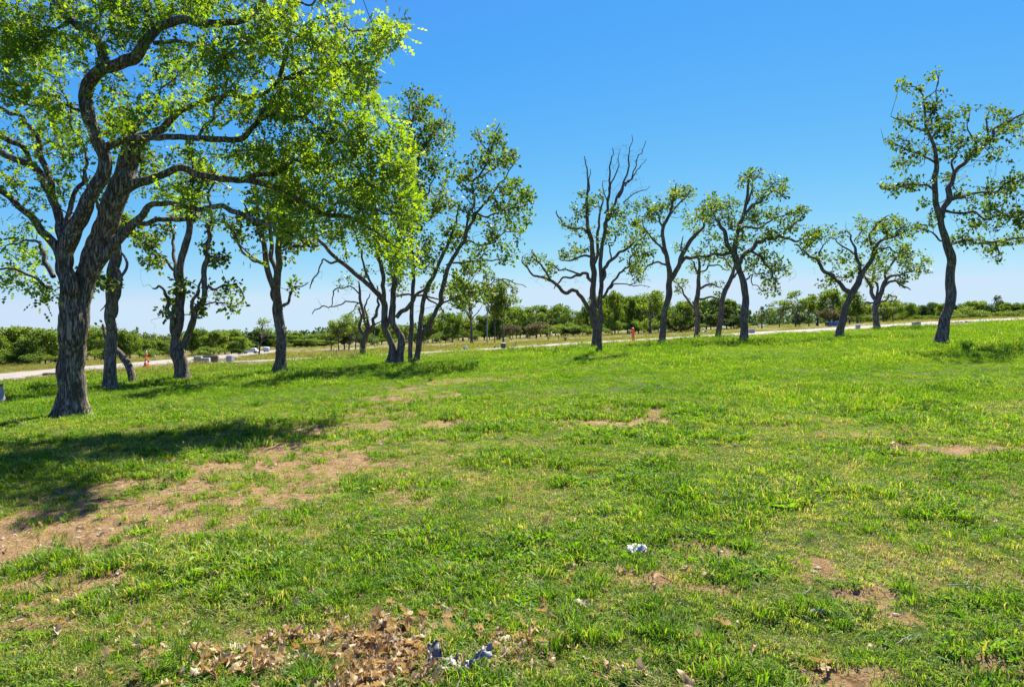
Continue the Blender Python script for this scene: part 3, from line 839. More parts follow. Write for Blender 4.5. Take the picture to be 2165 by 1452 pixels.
    t.limb([(116, 430, 17), (112, 395, 17), (104, 362, 17), (90, 330, 17), (76, 298, 16), (60, 270, 14), (40, 245, 12), (10, 232, 9), (-40, 200, 6), (-90, 150, 4)], dd=1.2, ds=.05, disp=D, sides=20)
    t.limb([(148, 520, 20), (140, 480, 17), (142, 445, 15), (150, 420, 13), (160, 396, 12), (178, 372, 11), (186, 340, 8), (170, 290, 6), (150, 230, 5), (120, 170, 4), (90, 110, 3)], dd=1.5)
    t.limb([(113, 585, 16), (104, 562, 13), (92, 540, 11), (84, 518, 9), (60, 505, 6), (20, 515, 4), (-30, 530, 3)], dd=.9)
    t.limb([(110, 608, 12), (80, 588, 8), (42, 570, 7), (5, 568, 6), (-50, 580, 4)], dd=-.7)
    t.limb([(172, 235, 9), (140, 220, 8), (90, 225, 7), (40, 215, 6), (0, 195, 5), (-60, 160, 3)], dd=-1.2)
    t.limb([(150, 40, 9), (100, 70, 7), (60, 90, 6), (10, 122, 4), (-40, 140, 3)], dd=-.9)
    t.limb([(282, 300, 9), (300, 250, 8), (330, 220, 6), (350, 180, 5), (380, 150, 4)], dd=1.6)
    t.limb([(420, 290, 8), (450, 250, 6), (470, 215, 5), (480, 165, 3)], dd=-.4)
    blobs = [(60, 40, 105, 62, 70), (20, 130, 70, 60, 40), (210, 40, 90, 60, 55), (120, 130, 75, 55, 40), (330, 20, 80, 40, 36), (440, 15, 80, 35, 34), (280, 70, 60, 50, 22), (400, 130, 75, 42, 40), (520, 100, 70, 55, 44), (600, 70, 60, 60, 40), (660, 120, 60, 55, 44), (470, 180, 80, 40, 34), (570, 30, 50, 40, 20),
             (740, 140, 60, 50, 36), (800, 90, 36, 46, 20), (840, 55, 14, 26, 5), (700, 60, 50, 50, 18), (700, 210, 80, 55, 50), (620, 210, 60, 55, 46), (780, 250, 60, 60, 44), (840, 310, 36, 50, 24), (760, 330, 75, 55, 48), (680, 310, 75, 55, 40), (840, 390, 45, 45, 28), (860, 450, 30, 46, 20), (790, 420, 65, 50, 30), (820, 500, 50, 46, 22), (860, 555, 22, 30, 10), (720, 420, 70, 38, 36), (740, 480, 50, 26, 18), (640, 380, 60, 40, 28), (600, 320, 66, 44, 34), (530, 330, 60, 34, 24), (460, 335, 60, 28, 14), (550, 240, 60, 40, 28),
             (400, 240, 70, 36, 22), (330, 200, 60, 45, 20), (260, 245, 44, 40, 20), (300, 330, 40, 22, 7), (240, 190, 40, 40, 12), (120, 250, 60, 44, 26), (60, 190, 60, 46, 30), (150, 320, 50, 44, 22), (40, 300, 46, 40, 12), (20, 365, 40, 26, 9), (130, 395, 26, 26, 8), (60, 430, 40, 30, 4), (370, 410, 34, 18, 9), (400, 425, 30, 12, 7), (330, 395, 26, 16, 5), (470, 470, 40, 22, 4), (560, 440, 50, 28, 10), (610, 470, 44, 30, 16), (680, 470, 30, 20, 9), (530, 540, 20, 10, 2),
             (40, 500, 50, 34, 8), (60, 555, 50, 26, 9), (25, 590, 30, 16, 5), (75, 610, 34, 14, 5), (98, 635, 16, 12, 2),
             (60, -70, 180, 60, 34), (300, -90, 180, 70, 30), (540, -70, 140, 60, 20), (80, -200, 140, 70, 18), (350, -200, 160, 60, 16), (600, -160, 90, 50, 8), (-120, 60, 110, 90, 26), (-150, 220, 110, 80, 22), (-120, 380, 90, 50, 16), (700, -30, 60, 30, 12)]
    t.grow(t.targets(blobs, .13), 9, .10, thin=.010, maxr=.2, seglen=.13, curl=.4, gnarl=.075)
    T = t.targets(blobs, 1.12)
    t.grow(T, 14, .10, thin=.0042, maxr=.16, along=.62, seglen=.14)
    # bare dead twigs hanging under the limbs
    T = t.targets([(430, 410, 60, 26, 9), (520, 440, 60, 30, 9), (690, 60, 30, 30, 5), (320, 250, 80, 60, 12), (40, 470, 40, 40, 4), (240, 120, 60, 60, 6), (470, 330, 60, 20, 6), (150, 280, 60, 60, 10)])
    t.grow(T, 0, .1, thin=.004, maxr=.16)
    return t.finish('oak_tree', 'big spreading oak with a thick seamed trunk forking low, nearest tree at the left', 'tree', M['bark_oak'], M['leaf_oak'], .155, OAK, up=.8)
big_oak()

# ---- the middle-distance trees
def mid(name, base, limbs, blobs, label, cat='tree', seed=1, nleaf=24, sig=.11, size=.165, mul=.95, spread=.8, bark='bark_mid', leaf='leaf_mid', bare_blobs=None, Y=None, group='trees standing across the field', jit=1.0, thin=.008, shape=CLUMP, base2=None, up=.5):
    t = Tree(base, Y=Y, seed=seed, spread=spread, sides=14, jit=jit)
    for i, lb in enumerate(limbs):
        first = i == 0 or (isinstance(lb, tuple) and lb[0] == 'stem')
        pts = lb[1] if isinstance(lb, tuple) and lb[0] == 'stem' else lb
        t.limb(pts, first=first)
    T = t.targets(blobs, .20)
    if len(T): t.grow(T, nleaf * .6, sig, thin=thin * 1.7, maxr=.2, seglen=.15, curl=.45, gnarl=.075)
    t.grow(t.targets(blobs, .28), 0, .1, thin=thin * 1.25, maxr=.2, seglen=.13, curl=.4, gnarl=.08)
    T = t.targets(blobs, mul * .88)
    if len(T): t.grow(T, nleaf, sig, thin=thin, maxr=.14, seglen=.16, curl=.30, bare=.10, along=.4)
    if bare_blobs:
        t.grow(t.targets(bare_blobs), 0, .1, thin=thin * .8, maxr=.14, seglen=.22, curl=.3)
    return t.finish(name, label, cat, M[bark], M[leaf], size, shape, group, up=up)

mid('oak_tree', (234, 823), [
    [(234, 826, 32), (231, 790, 29), (230, 740, 27), (232, 680, 26), (236, 620, 26), (240, 560, 26), (243, 500, 25), (245, 440, 22), (250, 380, 17), (258, 320, 12), (270, 260, 7)],
    [(240, 670, 13), (249, 640, 13), (255, 610, 12), (254, 588, 10), (247, 566, 6)],
    [(254, 592, 7), (262, 574, 6), (268, 558, 6), (262, 542, 5), (254, 530, 3)],
    [(231, 636, 4), (222, 646, 3), (210, 658, 2)],
    [(243, 500, 12), (220, 460, 9), (200, 420, 6), (180, 390, 3)], [(246, 440, 10), (275, 400, 8), (300, 360, 5), (320, 330, 3)]],
    [(180, 590, 40, 20, 8), (205, 600, 24, 12, 6), (275, 480, 40, 24, 10), (220, 400, 40, 40, 10), (290, 350, 50, 40, 14), (255, 270, 50, 40, 14), (250, 475, 20, 10, 3)],
    'straight dark oak close behind the big seamed oak, with a stubby crooked side branch', seed=31, spread=.5)

def leaning():
    t = Tree((282, 810), seed=33)
    t.limb([(283, 812, 22), (278, 790, 19), (268, 766, 18), (256, 748, 17), (244, 736, 16), (232, 724, 13), (222, 705, 9), (214, 684, 5)], first=True, dd=.5)
    t.grow(t.targets([(226, 700, 16, 16, 5)]), 5, .1, thin=.008)
    t.finish('leaning_tree', 'short bent leafless trunk leaning left behind the straight dark oak', 'tree', M['bark_mid'], M['leaf_mid'], .12, CLUMP, 'trees standing across the field')
leaning()

mid('oak_tree', (386, 804), [
    [(386, 808, 40), (384, 785, 33), (380, 760, 33), (376, 738, 31), (376, 715, 24), (378, 680, 22), (379, 640, 21), (380, 600, 20), (385, 550, 18), (395, 505, 17), (400, 465, 14), (405, 420, 11), (408, 370, 8), (412, 320, 4)],
    [(372, 725, 14), (366, 700, 13), (361, 665, 11), (354, 635, 8), (346, 614, 6), (334, 604, 5), (322, 607, 3)],
    [(366, 700, 10), (369, 650, 11), (373, 600, 9), (374, 560, 8), (366, 525, 7), (369, 490, 6), (361, 455, 4)],
    [(388, 735, 20), (398, 715, 17), (408, 685, 16), (416, 650, 15), (428, 605, 15), (437, 565, 13), (437, 525, 11), (443, 485, 9), (445, 452, 8), (441, 410, 5), (450, 360, 3)],
    [(392, 730, 12), (400, 690, 11), (409, 655, 9), (420, 620, 7), (425, 590, 4)],
    [(428, 606, 6), (452, 612, 5), (480, 606, 4), (505, 606, 3), (518, 632, 2)],
    [(416, 645, 5), (445, 642, 4), (475, 640, 3), (505, 652, 2)],
    [(374, 575, 6), (350, 545, 5), (330, 530, 4), (305, 522, 3), (285, 508, 2)],
    [(437, 540, 4), (460, 546, 3), (490, 545, 2)]],
    [(325, 530, 32, 30, 16), (300, 512, 22, 18, 7), (350, 490, 20, 24, 6), (375, 610, 18, 30, 9), (392, 598, 14, 16, 6), (350, 660, 14, 24, 4), (450, 628, 24, 18, 4), (485, 612, 26, 10, 4), (505, 634, 14, 10, 3), (480, 646, 22, 7, 3), (465, 545, 24, 8, 6), (415, 645, 14, 16, 5), (430, 520, 14, 16, 3), (400, 440, 40, 30, 14), (430, 390, 50, 40, 22), (395, 350, 40, 40, 12), (450, 470, 14, 20, 4)],
    'slim oak forking low into several upright stems, leafy tufts on both sides', seed=35, spread=.45, bare_blobs=[(330, 690, 20, 20, 3), (310, 565, 20, 10, 2), (300, 600, 12, 8, 2)])

mid('oak_tree', (592, 790), [
    [(592, 794, 44), (593, 772, 30), (596, 745, 26), (597, 710, 25), (592, 680, 25), (587, 655, 25), (581, 632, 22), (574, 605, 16), (567, 575, 14), (562, 545, 13), (556, 510, 12), (550, 480, 11), (545, 440, 8), (540, 395, 5), (538, 350, 3)],
    [(590, 655, 20), (590, 620, 18), (588, 580, 17), (589, 540, 17), (592, 500, 16), (597, 450, 13), (605, 400, 10), (612, 350, 7), (620, 300, 3)],
    [(584, 640, 11), (581, 600, 11), (580, 560, 11), (577, 520, 10), (572, 470, 8), (566, 420, 5), (570, 370, 3)],
    [(562, 560, 7), (545, 553, 6), (528, 544, 6), (513, 530, 5), (500, 506, 5), (487, 483, 4), (468, 462, 3)],
    [(598, 648, 9), (608, 640, 7), (613, 622, 6), (620, 606, 5), (636, 603, 3), (652, 596, 2)],
    [(592, 510, 7), (615, 520, 6), (640, 520, 5), (660, 508, 3)], [(550, 480, 6), (530, 460, 5), (515, 430, 3)], [(597, 450, 7), (625, 430, 6), (650, 400, 4), (670, 380, 2)]],
    [(550, 450, 34, 40, 22), (600, 440, 44, 40, 34), (590, 380, 50, 40, 30), (640, 420, 34, 36, 20), (560, 400, 34, 34, 14), (625, 515, 28, 16, 9), (600, 550, 12, 20, 5), (517, 470, 26, 16, 6), (500, 495, 14, 14, 4), (545, 500, 20, 16, 6), (618, 610, 9, 14, 3), (656, 510, 16, 10, 4), (610, 480, 30, 24, 12)],
    'oak whose trunk splits into a narrow upright fork, whole trunk bare below', seed=37, spread=.5, bare_blobs=[(530, 510, 24, 20, 5), (630, 600, 26, 10, 4)])

mid('dead_tree', (769, 755), [
    [(769, 757, 17), (767, 738, 15), (768, 722, 14), (772, 708, 14), (776, 696, 11), (770, 675, 8), (766, 650, 7), (762, 630, 7), (760, 612, 5), (757, 597, 3)],
    [(770, 710, 10), (764, 696, 9), (761, 680, 7), (762, 665, 5), (758, 650, 4)],
    [(776, 706, 11), (785, 692, 9), (788, 676, 8), (796, 660, 7), (802, 646, 6), (800, 625, 4), (797, 606, 3)],
    [(780, 690, 6), (777, 668, 5), (772, 650, 4), (777, 634, 3), (783, 622, 2)],
    [(762, 642, 4), (745, 637, 3.5), (732, 637, 3.5), (716, 643, 3), (702, 647, 3), (684, 649, 3), (668, 655, 2.5), (659, 667, 1.5)],
    [(760, 622, 4), (750, 611, 3.5), (736, 605, 3), (718, 610, 3), (704, 617, 3), (702, 632, 2.5), (701, 646, 2)],
    [(790, 690, 4), (802, 682, 3), (812, 677, 2)], [(760, 640, 3), (750, 652, 2), (740, 660, 2)]],
    [(735, 592, 22, 10, 7), (758, 660, 14, 16, 5), (772, 672, 14, 14, 4)],
    'small gnarled dead tree with long bare limbs reaching left', seed=39, spread=.4, bark='bark_dead', bare_blobs=[(710, 630, 40, 16, 8), (770, 615, 30, 18, 8), (695, 655, 24, 10, 3), (790, 610, 20, 20, 5)], nleaf=19, size=.12)

mid('oak_tree', (828, 769), [
    [(828, 773, 30), (829, 752, 22), (829, 732, 19), (824, 712, 15), (816, 694, 14), (813, 670, 14), (812, 650, 14), (804, 626, 12), (785, 604, 11), (762, 584, 10.5), (738, 566, 10), (714, 547, 9), (690, 522, 8), (665, 497, 7), (640, 480, 5), (608, 472, 3)],
    [(814, 655, 11), (812, 620, 10), (809, 590, 10), (805, 560, 11), (800, 525, 11), (795, 490, 10), (790, 440, 8), (788, 390, 6), (790, 340, 3)],
    ('stem', [(845, 766, 23), (848, 745, 20), (847, 722, 18), (838, 700, 16), (831, 682, 14), (832, 650, 14), (835, 605, 13), (838, 562, 12), (842, 520, 11), (850, 470, 9), (855, 420, 8), (860, 350, 6), (866, 280, 5), (880, 220, 3)]),
    [(817, 690, 9), (826, 660, 9), (834, 625, 8), (830, 590, 7), (826, 560, 6), (820, 530, 4)],
    [(838, 672, 11), (850, 657, 10), (865, 646, 9), (875, 632, 8), (890, 618, 6), (902, 600, 4), (915, 580, 3)],
    [(838, 626, 6), (862, 622, 5), (885, 624, 5), (910, 630, 4), (940, 640, 2.5)],
    [(720, 552, 5), (700, 556, 5), (684, 545, 4), (676, 560, 3.5), (672, 580, 3), (660, 600, 3), (655, 612, 2)],
    [(790, 606, 5), (772, 575, 6), (765, 545, 5), (756, 518, 4), (748, 498, 3)],
    [(860, 350, 5), (885, 330, 4), (910, 290, 3), (935, 260, 2)], [(850, 470, 6), (880, 450, 5), (905, 410, 4), (920, 370, 2)], [(860, 380, 5), (845, 330, 4), (838, 280, 2.5)], [(866, 290, 4), (862, 240, 3), (875, 195, 2)]],
    [(870, 220, 30, 34, 20), (905, 210, 18, 20, 8), (885, 270, 40, 34, 30), (930, 290, 34, 34, 22), (850, 290, 20, 34, 8), (900, 340, 46, 36, 34), (935, 250, 24, 30, 10), (860, 380, 34, 34, 20), (900, 420, 50, 40, 38), (860, 460, 30, 30, 18), (800, 460, 40, 34, 22), (790, 520, 34, 30, 20), (830, 520, 34, 34, 26), (880, 500, 40, 34, 22), (740, 480, 40, 18, 10), (700, 500, 40, 20, 8), (770, 570, 16, 16, 4), (840, 590, 30, 30, 14), (890, 560, 34, 30, 14), (735, 540, 18, 10, 3), (900, 610, 20, 20, 5), (780, 400, 30, 30, 10)],
    'tall twin-trunked oak with one long crooked limb stretching out to the left', seed=41, spread=.7, size=.15, bare_blobs=[(760, 610, 40, 26, 8), (670, 580, 14, 20, 5), (850, 610, 30, 20, 6), (720, 520, 30, 20, 4)], mul=.74)

mid('oak_tree', (880, 766), [
    [(880, 769, 22), (882, 748, 16), (884, 725, 15), (886, 705, 11), (889, 670, 10), (898, 625, 10), (912, 590, 9), (925, 562, 8), (940, 530, 8), (952, 505, 6), (965, 470, 4), (972, 430, 3)],
    ('stem', [(868, 766, 11), (868, 730, 10), (869, 690, 10), (871, 645, 9), (873, 605, 9), (872, 560, 8), (871, 505, 7), (876, 445, 6), (882, 385, 5), (886, 320, 3), (890, 270, 2)]),
    [(886, 725, 13), (896, 703, 12), (912, 680, 11), (922, 652, 10), (931, 620, 10), (943, 582, 10), (956, 550, 9), (970, 522, 8), (986, 492, 7.5), (1002, 465, 6.5), (1018, 440, 5.5), (1036, 418, 4), (1062, 385, 3), (1085, 350, 2)],
    [(982, 498, 6), (989, 450, 6), (1000, 402, 5), (1015, 372, 5), (1030, 335, 4), (1045, 295, 3), (1056, 262, 2)],
    [(924, 648, 6), (938, 640, 5), (955, 632, 4), (985, 628, 3.5), (1010, 618, 3), (1035, 600, 3), (1060, 591, 2.5), (1085, 597, 2), (1112, 607, 1.5)],
    [(1045, 597, 2), (1062, 592, 2), (1080, 604, 1.5), (1092, 614, 1.2)],
    [(957, 556, 5), (985, 556, 4), (1015, 552, 3.5), (1045, 552, 3), (1075, 544, 2)],
    [(1010, 452, 4), (1045, 450, 3.5), (1080, 440, 3), (1115, 425, 2)], [(975, 520, 4), (1010, 515, 4), (1050, 505, 3), (1090, 490, 2)], [(898, 625, 5), (915, 640, 4), (940, 660, 3)], [(1030, 335, 3), (1015, 300, 2.5), (1008, 275, 1.5)], [(1015, 375, 4), (1050, 350, 3), (1080, 320, 2)]],
    [(1050, 290, 18, 26, 11), (1020, 300, 16, 24, 7), (1045, 340, 36, 30, 22), (1075, 330, 20, 26, 9), (1000, 370, 30, 36, 16), (1060, 400, 40, 30, 24), (1105, 420, 22, 24, 12), (1085, 455, 36, 26, 18), (1020, 450, 36, 28, 18), (970, 400, 34, 40, 18), (945, 460, 36, 40, 20), (1060, 500, 46, 24, 20), (1010, 540, 46, 24, 18), (1070, 545, 34, 14, 8), (960, 500, 30, 26, 14), (920, 540, 34, 30, 14), (990, 590, 26, 20, 11), (960, 620, 34, 30, 16), (985, 640, 24, 20, 9), (900, 300, 24, 30, 8), (885, 380, 24, 30, 8), (880, 470, 24, 30, 8), (1025, 620, 10, 8, 3), (940, 340, 24, 30, 6), (930, 400, 20, 30, 6)],
    'tall many-stemmed oak leaning right, its crown fanning out beside the twin-trunked oak', seed=43, spread=.8, mul=.78, size=.15, bare_blobs=[(1060, 600, 40, 8, 4), (1000, 570, 40, 20, 6), (900, 640, 40, 30, 7)])

mid('dead_tree', (1257, 733), [
    [(1257, 735, 17), (1258, 710, 15), (1258, 680, 15), (1257, 640, 16), (1256, 600, 15), (1255, 560, 13), (1252, 520, 11), (1247, 495, 10), (1241, 470, 8), (1239, 440, 7), (1241, 410, 5), (1243, 385, 4), (1240, 355, 3), (1237, 330, 1.5)],
    [(1254, 690, 13), (1248, 662, 11), (1238, 642, 10), (1228, 628, 9.5), (1219, 617, 8), (1208, 614, 8), (1196, 621, 8), (1181, 609, 8), (1166, 594, 7), (1150, 586, 5.5), (1132, 583, 4.5), (1120, 575, 4), (1109, 560, 3), (1104, 543, 2)],
    [(1166, 594, 5), (1152, 572, 4.5), (1142, 558, 4), (1134, 545, 3), (1124, 532, 2)],
    [(1253, 596, 9), (1243, 580, 8), (1230, 578, 7), (1216, 583, 6), (1204, 588, 5), (1190, 588, 4), (1178, 600, 3), (1172, 612, 2)],
    [(1226, 580, 5), (1205, 574, 4), (1184, 572, 3.5), (1168, 560, 2.5), (1150, 556, 1.5)],
    [(1242, 492, 6), (1228, 482, 5), (1208, 480, 4.5), (1190, 472, 4), (1180, 458, 3), (1176, 445, 2)],
    [(1254, 545, 6), (1235, 540, 5), (1216, 546, 4), (1198, 552, 3), (1184, 548, 2)],
    [(1241, 410, 3), (1246, 385, 2.5), (1249, 355, 1.5)], [(1255, 560, 8), (1262, 520, 7), (1266, 480, 6), (1270, 440, 4), (1268, 410, 2.5)]],
    [(1245, 440, 22, 20, 10), (1222, 450, 22, 20, 9), (1200, 478, 22, 16, 9), (1212, 490, 16, 10, 5), (1215, 530, 30, 14, 12), (1190, 540, 14, 8, 4), (1150, 560, 26, 16, 9), (1130, 548, 16, 14, 5), (1170, 575, 16, 8, 4), (1262, 420, 16, 14, 5), (1250, 490, 14, 20, 5), (1228, 415, 12, 12, 3), (1112, 548, 8, 14, 3)],
    'half-dead tree with a low limb sagging far left, farther of the close pair', seed=45, spread=.5, bark='bark_dead', nleaf=19, size=.155, bare_blobs=[(1242, 365, 12, 34, 16), (1160, 595, 44, 22, 16), (1220, 600, 24, 20, 9), (1190, 560, 44, 24, 18), (1230, 470, 36, 44, 24), (1268, 440, 20, 40, 14)], leaf='leaf_mid')

mid('dead_tree', (1267, 748), [
    [(1267, 751, 14), (1268, 725, 11.5), (1268, 690, 11), (1270, 655, 11), (1270, 615, 11), (1268, 580, 10), (1272, 535, 9), (1277, 502, 8), (1282, 465, 7), (1285, 425, 6), (1288, 392, 4.5), (1291, 350, 3), (1296, 310, 1.5)],
    [(1279, 490, 7), (1290, 462, 6.5), (1302, 432, 6), (1314, 402, 5), (1324, 372, 4), (1329, 335, 3), (1331, 310, 2), (1336, 286, 1.2)],
    [(1308, 418, 5), (1322, 388, 4), (1337, 362, 3), (1352, 330, 2), (1366, 298, 1.2)],
    [(1322, 394, 3.5), (1336, 378, 3), (1350, 355, 2.2), (1368, 337, 1.2)], [(1318, 428, 3), (1336, 412, 2.5), (1352, 404, 2), (1376, 394, 1.2)],
    [(1286, 425, 4), (1290, 400, 3.5), (1300, 370, 3), (1306, 345, 2), (1308, 322, 1.2)], [(1284, 440, 3), (1278, 410, 2.5), (1274, 385, 1.5)],
    [(1270, 596, 10), (1278, 572, 9), (1288, 556, 8), (1304, 544, 7), (1322, 530, 6), (1340, 516, 5), (1356, 506, 4), (1368, 490, 2)],
    [(1274, 630, 7), (1284, 616, 6), (1296, 598, 5.5), (1310, 582, 5), (1322, 566, 4.5), (1332, 548, 3.5), (1342, 534, 2)],
    [(1280, 622, 4), (1292, 608, 3.5), (1306, 602, 3), (1330, 602, 2.5), (1350, 604, 2), (1376, 606, 1.2)], [(1330, 602, 2), (1350, 590, 2), (1366, 580, 1.2)],
    [(1293, 552, 4), (1290, 535, 3.5), (1286, 515, 3), (1300, 505, 2)]],
    [(1290, 450, 20, 18, 8), (1312, 448, 18, 16, 6), (1300, 490, 18, 18, 7), (1282, 500, 16, 20, 5), (1320, 470, 12, 14, 4), (1345, 530, 24, 20, 11), (1350, 500, 20, 20, 9), (1340, 565, 18, 14, 8), (1325, 545, 14, 12, 4), (1330, 515, 14, 12, 4)],
    'half-dead tree topped by bare upright twigs, nearer of the close pair', seed=47, spread=.5, bark='bark_dead', nleaf=19, size=.14, bare_blobs=[(1332, 345, 32, 42, 60), (1300, 375, 26, 46, 36), (1345, 385, 26, 20, 22), (1290, 340, 12, 30, 12), (1350, 595, 30, 16, 18), (1300, 590, 20, 20, 10), (1310, 430, 26, 30, 20)])

mid('oak_tree', (1399, 724), [
    [(1399, 727, 20), (1400, 708, 17), (1403, 680, 16), (1408, 645, 15), (1414, 612, 14), (1417, 590, 13), (1413, 562, 11), (1408, 532, 10), (1403, 505, 8), (1403, 482, 8), (1413, 462, 7), (1420, 436, 6), (1425, 408, 4), (1428, 390, 2)],
    [(1416, 594, 11), (1426, 574, 11), (1437, 556, 10), (1447, 534, 10), (1461, 510, 9), (1476, 490, 7), (1486, 462, 5), (1490, 435, 3)],
    [(1440, 556, 8), (1452, 545, 8), (1470, 544, 7), (1490, 542, 6), (1512, 536, 5), (1530, 545, 3)],
    [(1409, 540, 6), (1398, 522, 5), (1380, 505, 4.5), (1366, 490, 3.5), (1358, 470, 2)], [(1404, 484, 5), (1392, 456, 4), (1376, 444, 3.5), (1360, 436, 2)], [(1409, 560, 5), (1390, 552, 4.5), (1374, 560, 3.5), (1360, 575, 2)], [(1414, 460, 4), (1430, 440, 4), (1450, 420, 3), (1462, 405, 1.5)], [(1446, 536, 4), (1440, 520, 3.5), (1446, 500, 2)]],
    [(1425, 402, 18, 16, 11), (1452, 410, 18, 14, 10), (1365, 440, 26, 22, 20), (1385, 460, 20, 18, 9), (1355, 475, 16, 20, 9), (1400, 430, 14, 16, 6), (1420, 430, 20, 16, 8), (1375, 500, 18, 14, 7), (1350, 555, 24, 24, 14), (1370, 530, 14, 14, 5), (1440, 520, 14, 10, 5), (1480, 470, 18, 26, 11), (1490, 440, 16, 20, 8), (1500, 545, 20, 12, 6), (1345, 590, 10, 10, 3), (1450, 470, 14, 16, 4)],
    'oak with a clear Y-shaped fork just right of the orange marker post', seed=49, spread=.6, nleaf=22, bare_blobs=[(1410, 560, 24, 16, 4)])
mid('oak_tree', (1474, 714), [
    [(1474, 717, 14), (1474, 695, 11), (1474, 665, 11), (1475, 635, 11), (1476, 608, 9), (1478, 582, 8), (1480, 556, 6), (1476, 535, 3)],
    [(1475, 660, 6), (1462, 646, 5.5), (1450, 628, 5), (1442, 610, 3.5), (1432, 600, 2)], [(1477, 612, 6), (1490, 602, 5.5), (1508, 600, 4), (1525, 606, 2)],
    [(1475, 668, 5), (1495, 672, 4.5), (1515, 668, 4), (1535, 664, 2)], [(1478, 632, 5), (1500, 628, 4.5), (1520, 634, 3.5), (1528, 650, 2)], [(1478, 584, 5), (1468, 565, 4), (1462, 550, 2)], [(1480, 575, 4), (1500, 562, 4), (1520, 560, 3), (1540, 570, 2)]],
    [(1440, 600, 18, 16, 9), (1425, 615, 12, 10, 4), (1500, 664, 26, 7, 7), (1520, 630, 16, 10, 5), (1515, 600, 16, 10, 4), (1470, 560, 16, 16, 6), (1445, 640, 10, 12, 3), (1420, 670, 10, 14, 2), (1490, 580, 14, 10, 4)],
    'slender straight dark tree with short side limbs, left of the leaning dark trunk', seed=51, spread=.5, nleaf=19, size=.15, bare_blobs=[(1475, 570, 24, 24, 7)])
mid('oak_tree', (1518, 713), [
    [(1518, 716, 15), (1519, 695, 12), (1523, 668, 11), (1529, 632, 11), (1539, 604, 10), (1547, 582, 9), (1552, 565, 7), (1556, 545, 4), (1550, 520, 2)],
    [(1545, 590, 5), (1558, 578, 4.5), (1570, 574, 3), (1585, 560, 2)], [(1527, 645, 3), (1540, 652, 3), (1556, 660, 2)], [(1550, 572, 5), (1538, 555, 4), (1528, 540, 2)]],
    [(1552, 550, 18, 16, 6), (1530, 545, 16, 10, 4), (1556, 660, 12, 8, 3), (1580, 565, 14, 12, 4), (1520, 525, 16, 14, 4)],
    'dark trunk leaning right, between the slender straight tree and the thick curved oak', seed=53, spread=.5, nleaf=9)
mid('oak_tree', (1573, 722), [
    [(1573, 725, 26), (1573, 702, 20), (1575, 672, 18), (1576, 642, 18), (1575, 612, 17), (1569, 585, 16), (1559, 555, 14), (1553, 532, 12), (1558, 505, 9), (1565, 475, 8), (1574, 445, 7), (1580, 412, 6), (1582, 385, 4), (1590, 366, 3), (1604, 354, 1.5)],
    [(1555, 545, 10), (1545, 526, 10), (1534, 498, 9), (1524, 480, 8), (1514, 464, 5), (1508, 450, 3)], [(1548, 534, 8), (1528, 538, 7), (1500, 540, 6), (1478, 541, 5), (1460, 545, 3)],
    [(1564, 568, 10), (1580, 536, 10), (1600, 513, 9.5), (1622, 502, 8.5), (1648, 500, 8), (1668, 503, 6), (1690, 508, 4), (1704, 495, 2)],
    [(1571, 452, 7), (1590, 434, 5.5), (1612, 416, 5), (1635, 404, 4), (1650, 410, 3), (1664, 420, 2)], [(1580, 432, 4.5), (1590, 402, 4), (1598, 376, 3), (1608, 362, 1.5)], [(1612, 416, 3), (1630, 396, 3), (1655, 382, 1.5)],
    [(1585, 530, 6), (1610, 545, 5.5), (1630, 570, 4.5), (1640, 595, 3), (1642, 618, 2)], [(1570, 600, 4), (1584, 588, 4), (1592, 580, 3), (1592, 600, 2.5), (1604, 610, 2), (1612, 618, 1.2)], [(1655, 500, 5), (1672, 480, 4), (1690, 465, 3), (1702, 450, 2)], [(1562, 490, 5), (1590, 480, 5), (1620, 470, 4), (1660, 455, 3), (1690, 440, 2)]],
    [(1590, 365, 24, 12, 8), (1575, 385, 14, 20, 6), (1640, 388, 26, 16, 12), (1655, 405, 16, 14, 6), (1610, 410, 24, 18, 10), (1520, 430, 30, 24, 22), (1500, 460, 26, 26, 16), (1540, 440, 24, 22, 14), (1560, 470, 30, 24, 18), (1600, 460, 34, 22, 22), (1650, 455, 34, 16, 18), (1690, 448, 18, 12, 9), (1680, 480, 26, 20, 14), (1620, 500, 44, 20, 26), (1570, 520, 34, 24, 18), (1510, 510, 26, 24, 14), (1610, 545, 40, 22, 24), (1650, 565, 24, 20, 14), (1640, 600, 26, 18, 12), (1600, 570, 24, 16, 9), (1488, 540, 20, 14, 6), (1535, 560, 24, 12, 5), (1630, 615, 14, 10, 5)],
    'thick curved oak with the fullest crown right of the orange marker post', seed=55, spread=.9, nleaf=19, bare_blobs=[(1605, 610, 20, 10, 4)])
